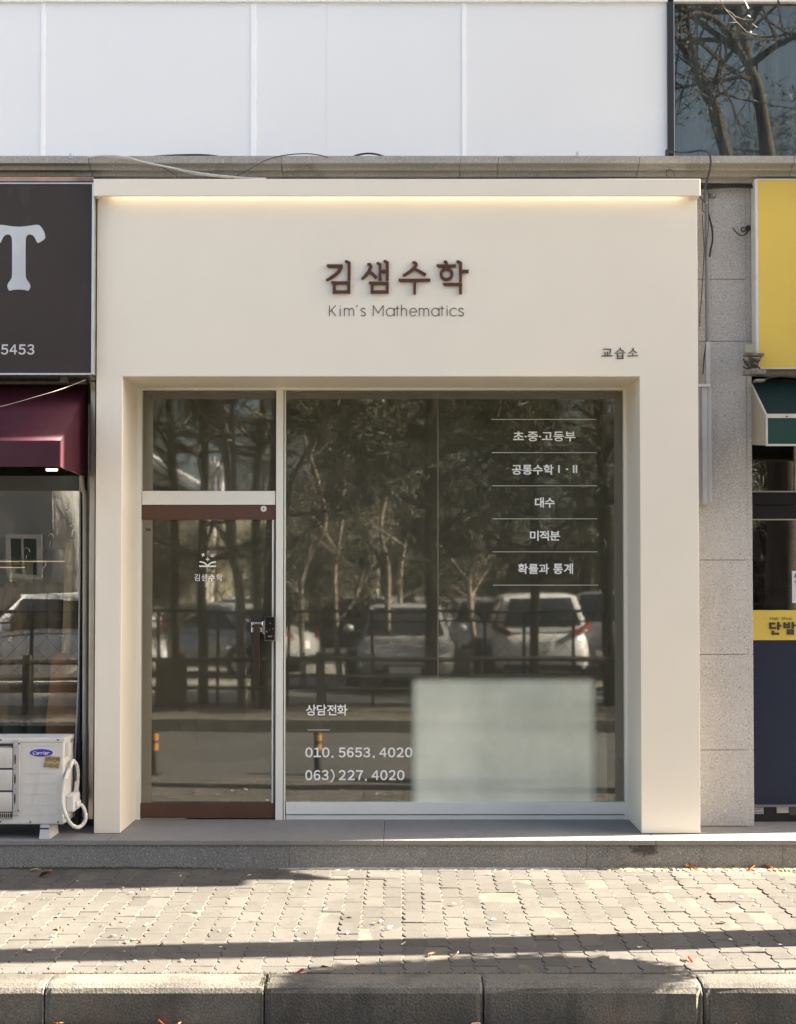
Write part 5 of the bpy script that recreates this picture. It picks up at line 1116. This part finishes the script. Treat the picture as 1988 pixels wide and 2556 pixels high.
# railing, mesh fence
RAIL = mat('rail_bronze', (.045, .038, .03), .5, var=.15)
gr = thing('guard_rail', 'dark brown pipe guard rail along the far pavement', 'railing', (0, -8.94, zg))
m = MB(); Yr = -8.94
for py, r in ((1646, .036), (1688, .024), (1717, .018)):
    zz = RF(1000, py, Yr).z; m.tube([(-14, Yr, zz), (14, Yr, zz)], r, 8)
m.build('rail', RAIL, gr)
for px in (800, 1164, 1545, 455, 90, -280, 1930, 2320):
    q = RF(px, 1640, Yr); MB().box(q.x - .05, q.x + .05, Yr - .05, Yr + .05, zg, q.z + .06).build('rail_post', RAIL, gr)
pb = MB(); a, b_ = RF(386, 1770, Yr + .06), RF(468, 1640, Yr + .06); pb.box(a.x, b_.x, Yr + .05, Yr + .07, a.z, b_.z); panel = pb.build('rail_panel', RAIL, gr)
pm = MB(); c_ = (a + b_) / 2; pm.tube([(c_.x + .11 * math.cos(R_(k * 15)), Yr + .075, c_.z - .05 + .11 * math.sin(R_(k * 15))) for k in range(25)], .006, 5)
for k in range(7): xx = a.x + .06 + k * .065; pm.tube([(xx, Yr + .075, a.z + .06 + .05 * (k % 3)), (xx + .012, Yr + .075, b_.z - .08 - .04 * ((k + 1) % 3))], .004, 4)
pm.build('panel_pattern', mat('rail_grey', (.12, .11, .09), .5), panel)
mf = thing('mesh_fence', 'black mesh fence with slanting wires around the parking lot', 'fence', (0, -9.75, zg))
Yf2 = -9.75; m = MB(); zt_ = RF(1000, 1526, Yf2).z; zb_ = RF(1000, 1720, Yf2).z
for zz, r in ((zt_, .025), (RF(1000, 1552, Yf2).z, .014), (zb_, .02)): m.tube([(-14, Yf2, zz), (14, Yf2, zz)], r, 6)
m.build('fence_rail', BLACKM, mf)
for px in (396, 440, 545, 720, 810, 1209, 1310, 1430, 1520, 930, 100, 0, -120, 1640, 1750, 1900): q = RF(px, 1526, Yf2); MB().box(q.x - .022, q.x + .022, Yf2 - .022, Yf2 + .022, zg, q.z).build('fence_post', BLACKM, mf)
m = MB(); H_ = zt_ - zb_
for k in range(-40, 52): m.tube([(k * .30, Yf2, zb_), (k * .30 + H_, Yf2, zt_)], .0035, 3); m.tube([(k * .30 + .1, Yf2 + .004, zt_), (k * .30 + .1 + H_, Yf2 + .004, zb_)], .0035, 3)
m.build('fence_mesh', BLACKM, mf)
# flexible lane posts
OR_ = mat('post_orange', (.30, .13, .03), .5); PB = mat('post_black', (.02, .02, .02), .5)
ref = mat('post_reflector', (.36, .18, .045), .35)
for k, (px, lab) in enumerate(((387, 'orange banded lane post mirrored low in the left of the door'), (793, 'orange banded lane post mirrored behind the phone numbers'), (-40, 'orange banded lane post mirrored in the clothes shop window'))):
    q = RF(px, 1929, -4.0); q.z = ZR; t = thing('lane_post', lab, 'post', q, 'orange lane posts')
    MB().tube([q + Vector((0, 0, .02)), q + Vector((0, 0, .44)), q + Vector((0, 0, .455))], [.042, .038, .02], 12).build('pole', PB, t, smooth=True)
    MB().disc(q, .09, 'z', .02, 16).build('base', PB, t)
    m = MB()
    for zz in (.26, .36): m.disc(q + Vector((0, 0, zz)), .0415, 'z', .07, 14)
    m.build('reflector', ref, t)
# cars
def car(label, loc, yaw, paint, kind='sedan', group='cars in the parking lot'):
    L, Wd, Ht = {'sedan': (4.6, .91, 1.45), 'suv': (4.4, .92, 1.66), 'hatch': (4.0, .86, 1.5)}[kind]
    t = thing('parked_car', label, 'car', (0, 0, 0), group)
    hb_ = {'sedan': .92, 'suv': 1.02, 'hatch': .95}[kind]; hx = L / 2
    # stations along y (front +y): (y, half width, z low, z high)
    stn = [(-hx, .70, .42, hb_ - .22), (-hx + .06, .80, .30, hb_ - .04), (-hx + .35, .95, .24, hb_ + .0), (-hx + 1.1, 1, .2, hb_ + .02), (0, 1, .2, hb_), (hx - 1.35, .99, .2, hb_ - .02), (hx - .7, .96, .22, hb_ - .10), (hx - .25, .90, .26, hb_ - .20), (hx - .05, .78, .30, hb_ - .32), (hx, .66, .40, hb_ - .42)]
    m = MB(); rings = []
    for y_, w_, z0, z1 in stn:
        w = Wd * w_; h = z1 - z0
        rings.append([(w * sx_, y_, z0 + h * sz) for sx_, sz in ((0, 0), (.82, 0), (.96, .12), (1, .42), (.985, .62), (.93, .86), (.80, .965), (.4, 1.0), (0, 1.02), (-.4, 1.0), (-.80, .965), (-.93, .86), (-.985, .62), (-1, .42), (-.96, .12), (-.82, 0))])
    m.loft(rings); m.build('body', paint, t, smooth=True, sub=1)
    yb0, yr0, yr1, yf0 = {'sedan': (-hx + .55, -hx + 1.35, .25, hx - 1.25), 'suv': (-hx + .08, -hx + .5, .35, hx - 1.2), 'hatch': (-hx + .12, -hx + .55, .2, hx - 1.15)}[kind]
    gs = [(yb0, .80, hb_ - .05, hb_ + .0), (yr0, .68, hb_ - .05, Ht - .03), ((yr0 + yr1) / 2, .70, hb_ - .05, Ht), (yr1, .67, hb_ - .05, Ht - .04), (yf0, .80, hb_ - .08, hb_ - .06)]
    m = MB(); rings = []
    for y_, w_, z0, z1 in gs:
        w = Wd * w_; wb = Wd * .86
        rings.append([(-wb, y_, z0), (-(wb + w) / 2 * 1.01, y_, (z0 + z1) / 2), (-w, y_, z1 - .03), (-w * .8, y_, z1), (0, y_, z1 + .02), (w * .8, y_, z1), (w, y_, z1 - .03), ((wb + w) / 2 * 1.01, y_, (z0 + z1) / 2), (wb, y_, z0)])
    m.loft(rings, closed=True); m.build('roof', paint, t, smooth=True)
    GLS = mat('car_glass', (.015, .017, .018), .06, spec=.8)
    def pane(p4, nm, o_):
        mm = MB(); a_, b2, c2, d2 = [Vector(p_) for p_ in p4]; nn = (b2 - a_).cross(d2 - a_).normalized(); 
        if nn.dot(Vector(o_)) < 0: nn = -nn
        grid = []
        for u in range(7):
            row = []
            for v in range(7):
                p_ = (a_.lerp(b2, u / 6)).lerp(d2.lerp(c2, u / 6), v / 6); row.append(p_ + nn * (.022 + .035 * math.sin(math.pi * u / 6) * math.sin(math.pi * v / 6)))
            grid.append(row)
        mm.loft(grid, cap=False, closed=False); mm.build(nm, GLS, t, smooth=True)
    w0, w1, w2 = Wd * .75, Wd * .60, Wd * .58
    zf = hb_ - .03; lerp = lambda p_, q_, k: [p_[i_] + (q_[i_] - p_[i_]) * k for i_ in range(3)]
    pane([(-w0, yf0 - .06, zf), (w0, yf0 - .06, zf), (w1 * .96, yr1 + .06, Ht - .07), (-w1 * .96, yr1 + .06, Ht - .07)], 'windshield', (0, 1, .5))
    pane([(-w0 * .97, yb0 + .03, hb_ + .05), (w0 * .97, yb0 + .03, hb_ + .05), (w2 * .98, yr0 - .05, Ht - .09), (-w2 * .98, yr0 - .05, Ht - .09)], 'rear_window', (0, -1, .4))
    for s_ in (-1, 1):
        pane([(s_ * Wd * .84, yb0 + .5, hb_ + .04), (s_ * Wd * .85, yf0 - .38, hb_ + .02), (s_ * Wd * .68, yr1 - .02, Ht - .10), (s_ * Wd * .69, yr0 + .18, Ht - .10)], 'side_window', (s_, 0, .2))
    TY, RM = mat('tyre_rubber', (.02, .02, .02), .8), mat('wheel_rim', (.45, .45, .46), .3, metal=.7)
    for s_ in (-1, 1):
        for yy in (-hx + .82, hx - .88):
            wh = MB().disc((s_ * Wd * .99 - .11, yy, .32), .32, 'x', .22, 24).build('wheel', TY, t, bevel=.03)
            MB().disc((s_ * Wd * .99 - (.125 if s_ < 0 else -.095), yy, .32), .21, 'x', .03, 20).build('rim', RM, wh)
            MB().disc((s_ * Wd * .985 - .1, yy, .34), .37, 'x', .2, 24).build('wheel_arch', BLACKM, t)
        HL, TL = mat('headlight_glass', (.65, .66, .68), .08, spec=1), mat('taillight_red', (.16, .012, .01), .12, spec=.8)
        MB().loft([[(s_ * Wd * a_, b2, c2 + hb_) for a_, b2, c2 in ((.50, hx - .02 + d_, -.40), (.84, hx - .26 + d_, -.30), (.86, hx - .28 + d_, -.20), (.55, hx - .10 + d_, -.29))] for d_ in (0, .03)]).build('headlight', HL, t, bevel=.006)
        if kind == 'suv': MB().loft([[(s_ * Wd * a_, -hx + b2 - d_, c2 + hb_) for a_, b2, c2 in ((.62, .02, -.12), (.97, .22, .0), (.95, .26, .16), (.80, .10, .06), (.60, .03, -.02))] for d_ in (.0, .05)]).build('taillight', TL, t, bevel=.008)
        else: MB().loft([[(s_ * Wd * a_, -hx + b2 - d_, c2 + hb_) for a_, b2, c2 in ((.52, .02, -.18), (.88, .16, -.16), (.86, .2, -.03), (.55, .06, -.06))] for d_ in (.0, .05)]).build('taillight', TL, t, bevel=.008)
        mm = MB(); mm.loft([[(s_ * (Wd * .98 + .11 + rx * math.cos(k * math.pi / 5)), yf0 - .42 + dy, hb_ + .10 + rx * .75 * math.sin(k * math.pi / 5)) for k in range(10)] for rx, dy in ((.03, .09), (.085, .05), (.10, -.01), (.09, -.05))]); mm.box(s_ * Wd * .90 - .06, s_ * Wd * .90 + .06, yf0 - .44, yf0 - .39, hb_ + .03, hb_ + .07); mm.build('mirror', paint, t, smooth=True)
    GRM = mat('grille_black', (.02, .02, .022), .4)
    gm = MB().box(-Wd * .40, Wd * .40, hx - .06, hx + .012, hb_ - .56, hb_ - .44); gm.box(-Wd * .60, Wd * .60, hx - .10, hx + .004, .32, .42); gm.build('grille', GRM, t, bevel=.02)
    PLT = mat('plate_white', (.7, .7, .68), .5)
    MB().box(-.26, .26, hx + .013, hx + .022, hb_ - .57, hb_ - .46).build('number_plate', PLT, t)
    MB().box(-.17, .17, -hx - .012, -hx + .05, hb_ - .38, hb_ - .22).build('number_plate', PLT, t)
    MB().box(-Wd * .74, Wd * .74, -hx - .004, -hx + .12, .30, .40).build('bumper_trim', GRM, t, bevel=.02)
    t.location = loc; t.rotation_euler = (0, 0, yaw); return t
SIL = mat('paint_silver', (.40, .40, .385), .22, metal=.35, spec=.6); WHT = mat('paint_white', (.74, .74, .71), .2, spec=.6); DRK = mat('paint_dark', (.05, .052, .055), .2, spec=.6); GRY = mat('paint_grey', (.22, .225, .23), .25, metal=.3)
def park(px, d_front, yaw, L): q = RF(px, 1500, YG - (d_front - 9.03)); return (q.x, q.y - L / 2, zg + .004)
car('silver sedan facing the street behind the mesh fence', park(1012, 21.3, 0, 4.6), 0.0, SIL, 'sedan')
car('white sport utility car seen from behind with red tail lights', park(1355, 22.6, 0, 4.4), math.pi, WHT, 'suv')
car('white sedan facing the street farther back between two cars', park(1222, 29.5, 0, 4.6), 0.05, WHT, 'sedan')
car('pale grey car parked at an angle behind the door reflection', park(470, 24.0, 0, 4.6), R_(115), SIL, 'sedan')
car('white small car behind the shrub mirrored in the door', park(585, 31.0, 0, 4.0), R_(10), WHT, 'hatch')
car('white sport utility car mirrored in the clothes shop window', (-6.4, -13.6, zg + .004), R_(72), WHT, 'suv')
car('dark grey car at the right end of the mirrored parking lot', park(1560, 24.5, 0, 4.4), R_(12), GRY, 'suv')
car('dark car parked deep behind the silver sedan', park(850, 30, 0, 4.6), R_(80), DRK, 'sedan')
# houses and walls behind
WC = mat('wall_cream', (.52, .50, .40), .8, var=.06, vs=2, stain=((.34, .32, .25), 3, .56, .2, .6)); WGY = mat('wall_grey', (.20, .20, .19), .85, var=.08); WBE = mat('wall_beige', (.34, .31, .26), .8, var=.06, vs=1); RFW = mat('roof_white', (.75, .75, .74), .5); GRN = mat('band_green', (.20, .27, .20), .7)
hb1 = thing('warehouse', 'cream metal clad warehouse with a white edged gable roof', 'building', (-9.5, -31, zg))
e0, e1 = RF(505, 1228, -30), RF(395, 1166, -30); ap = e1 + (e1 - e0) * 1.5; xl_ = 2 * ap.x - e0.x
MB().prism([(xl_, zg), (e0.x, zg), (e0.x, e0.z - .25), (ap.x, ap.z - .25), (xl_, e0.z - .25)], -36, -30).build('wall', WC, hb1)
for sgn, (xa, za) in ((1, (e0.x, e0.z)), (-1, (xl_, e0.z))):
    m = MB(); dx = xa + (.35 if sgn > 0 else -.35)
    m.loft([[(ap.x, yy, ap.z - .02), (dx, yy, za - .17), (dx, yy, za + .05), (ap.x, yy, ap.z + .2)] for yy in (-36.4, -29.6)]); m.build('roof', RFW, hb1)
m = MB()
for k in range(60): xx = xl_ + .2 + k * .33; 
for k in range(int((e0.x - xl_) / .33)): xx = xl_ + .15 + k * .33; m.box(xx, xx + .03, -30.02, -30, zg, min(e0.z, 3.6))
m.build('cladding_rib', WC, hb1)
hb2 = thing('panel_building', 'pale yellow panel building with a faded green band', 'building', (-3.5, -34, zg))
a = RF(548, 1500, -33); b_ = RF(720, 1288, -33)
MB().box(a.x, b_.x + 3, -38, -33, zg, b_.z).build('wall', WC, hb2)
g0, g1 = RF(548, 1389, -32.98), RF(548, 1376, -32.98); MB().box(a.x, b_.x + 3, -33.012, -32.99, g0.z, g1.z).build('green_band', GRN, hb2)
m = MB()
for k in range(18): xx = a.x + .2 + k * .28; m.box(xx, xx + .02, -33.02, -33.0, zg, g0.z - .01)
m.build('cladding_rib', WBE, hb2)
hh = thing('grey_house', 'grey rendered house with a white framed window', 'house', (-12, -21, zg))
YLG = .33
ra_, rb_ = RF(130, 1500, -20, YLG), RF(-700, 1180, -20, YLG)
MB().box(rb_.x, ra_.x, -26, -20, zg, 7.5).build('wall', WGY, hh)
wa, wb = RF(17, 1446, -19.9, YLG), RF(106, 1336, -19.9, YLG); th_ = .10; m = MB()
m.box(wa.x, wb.x, -20, -19.9, wb.z - th_, wb.z).box(wa.x, wb.x, -20, -19.88, wa.z, wa.z + th_).box(wa.x, wa.x + th_, -20, -19.9, wa.z + th_, wb.z - th_).box(wb.x - th_, wb.x, -20, -19.9, wa.z + th_, wb.z - th_).box(wa.x + .36, wa.x + .41, -20, -19.92, wa.z + th_, wb.z - th_)
wo = m.build('window', mat('frame_dull', (.34, .33, .31), .6), hh); MB().box(wa.x + th_, wb.x - th_, -20, -19.95, wa.z + th_, wb.z - th_).build('window_pane', mat('pane_green', (.02, .045, .04), .08), wo)
lw = thing('banner_wall', 'low beige wall carrying a phone number and a piano poster', 'wall', (3.3, -27, zg))
a = RF(1240, 1540, -27); b_ = RF(1600, 1372, -27); MB().box(a.x, b_.x + 6, -27.3, -27, zg, b_.z).build('wall', WBE, lw)
q0, q1 = RF(1322, 1398, -26.98), RF(1432, 1382, -26.98); text('T.227-1403', None, -26.985, off=.012, gap=.09, flip=True, plane=(q0, q1)).build('wall_text', mat('ink_grey', (.05, .05, .05), .7), lw, recalc=False)
q0, q1 = RF(1448, 1482, -26.96), RF(1536, 1356, -26.96); pp = MB().box(q0.x, q1.x, -26.99, -26.965, q0.z, q1.z).build('piano_poster', mat('poster_cream', (.46, .44, .38), .7), lw)
CP = lambda a_, b2: (1430 + a_ / 12.136, 1330 + b2 / 12.136); m = MB()
for pts in (((380, 800), (560, 430), (650, 390), (900, 780)), ((640, 590), (580, 830)), ((360, 925), (830, 925)), ((850, 795), (1050, 795), (1180, 880)), ((320, 1075), (500, 1085)), ((395, 1120), (395, 1300)), ((480, 1100), (455, 1300)), ((760, 1170), (760, 1480)), ((830, 1130), (830, 1300)), ((700, 1130), (1180, 1140)), ((960, 1180), (960, 1400))):
    m.tube([RF(*CP(*p_), -26.955) for p_ in pts], .018, 4)
m.build('print', MATS['ink_grey'], pp)
q0, q1 = RF(*CP(365, 1715), -26.955), RF(*CP(1130, 1570), -26.955); text('모이피아노', None, -26.955, off=.02, gap=.05, flip=True, plane=(q0, q1)).build('poster_text', MATS['ink_grey'], pp, recalc=False)
for k, (px, lab) in enumerate(((505, 'flagpole with a limp white flag, leftmost of three'), (515, 'flagpole with a limp white flag, middle of three'), (533, 'flagpole with a limp white flag, rightmost of three'))):
    q = RF(px, 1128 + 6 * k, -23); t = thing('flagpole', lab, 'flagpole', (q.x, q.y, zg), 'three flagpoles')
    MB().tube([(q.x, q.y, zg), (q.x, q.y, q.z)], .03, 8).build('pole', mat('pole_white', (.7, .7, .68), .4), t)
    m = MB(); rows = []
    for u in range(8):
        zz = q.z - .05 - u * .14; rows.append([(q.x + .03 + .05 * v + .02 * math.sin(v * 2 + u * .6), q.y + .05 * math.sin(v * 1.9 + u * .4), zz - .05 * v) for v in range(6)])
    m.loft(rows, cap=False, closed=False); m.build('flag', mat('flag_white', (.8, .78, .76), .8), t, smooth=True)

# ------------------------------------------------------------------ street trees beside the frame, on the near pavement
base = Vector((3.25, -1.70, ZP)); U = lambda a_, b2, Yw: RF(a_, b2, Yw, .24)
build_tree('street_tree', 'big street tree with spreading limbs, mirrored in the upper window and shading the pavers', base,
    [base, base + Vector((.02, .0, 1.6)), base + Vector((.0, .02, 3.4)), U(1905, 300, -1.8), U(1872, 170, -1.85), U(1850, 60, -1.9), U(1835, -120, -2.0), U(1815, -420, -2.1)], (.165, .16, .13, .052, .046, .042, .036, .03), (5, .075, .016, 3, 1.6), 301, BARK, group=None, twigs=9,
    limbs=[(.5, 1.5, .025, 2.9, .2), (.55, 1.2, .02, 3.4, .0), (.62, 1.6, .03, 2.6, .5), (.7, 1.8, .03, 1.2, .4), (.76, 1.8, .03, 3.9, .3), (.83, 1.6, .03, 5.4, .6), (1, 1.6, .03, 3.0, .8), (.8, 1.3, .03, .3, .3), (.66, 1.5, .025, 3.1, .1)],
    extra=[([base + Vector((.0, .02, 3.3)), U(1790, 300, -2.3), U(1768, 245, -2.4), U(1735, 165, -2.45), U(1700, 110, -2.5)], .068, .036), ([U(1768, 245, -2.4), U(1752, 190, -2.35), U(1725, 100, -2.3), U(1712, 20, -2.2)], .03, .018), ([U(1768, 245, -2.4), U(1800, 170, -2.3), U(1835, 120, -2.2)], .028, .015), ([U(1872, 170, -1.85), U(1800, 62, -1.7), U(1730, 35, -1.6), U(1690, 60, -1.5)], .035, .018), ([U(1870, 165, -1.85), U(1930, 120, -1.7), U(1980, 95, -1.6)], .035, .02)])
b2_ = Vector((3.3, -2.22, ZP)); rnd = random.Random(44); t = thing('young_tree', 'young column shaped evergreen on a thin stem by the kerb', 'tree', b2_)
MB().tube([b2_, b2_ + Vector((.01, 0, .8)), b2_ + Vector((0, .01, 2.3))], [.024, .02, .008], 8).build('trunk', BARK, t)
m = MB()
for k in range(2000):
    u = rnd.random(); rr2 = .25 * math.sin(math.pi * min(1, .12 + u * .86)) ** .6; az = rnd.uniform(0, 6.28); q = rnd.random() ** .5
    fans(m, b2_ + Vector((math.cos(az) * rr2 * q, math.sin(az) * rr2 * q, 1.38 + u * .92)), rnd, 10, .10, .035, 1)
m.build('crown', PINE[1], t, recalc=False)
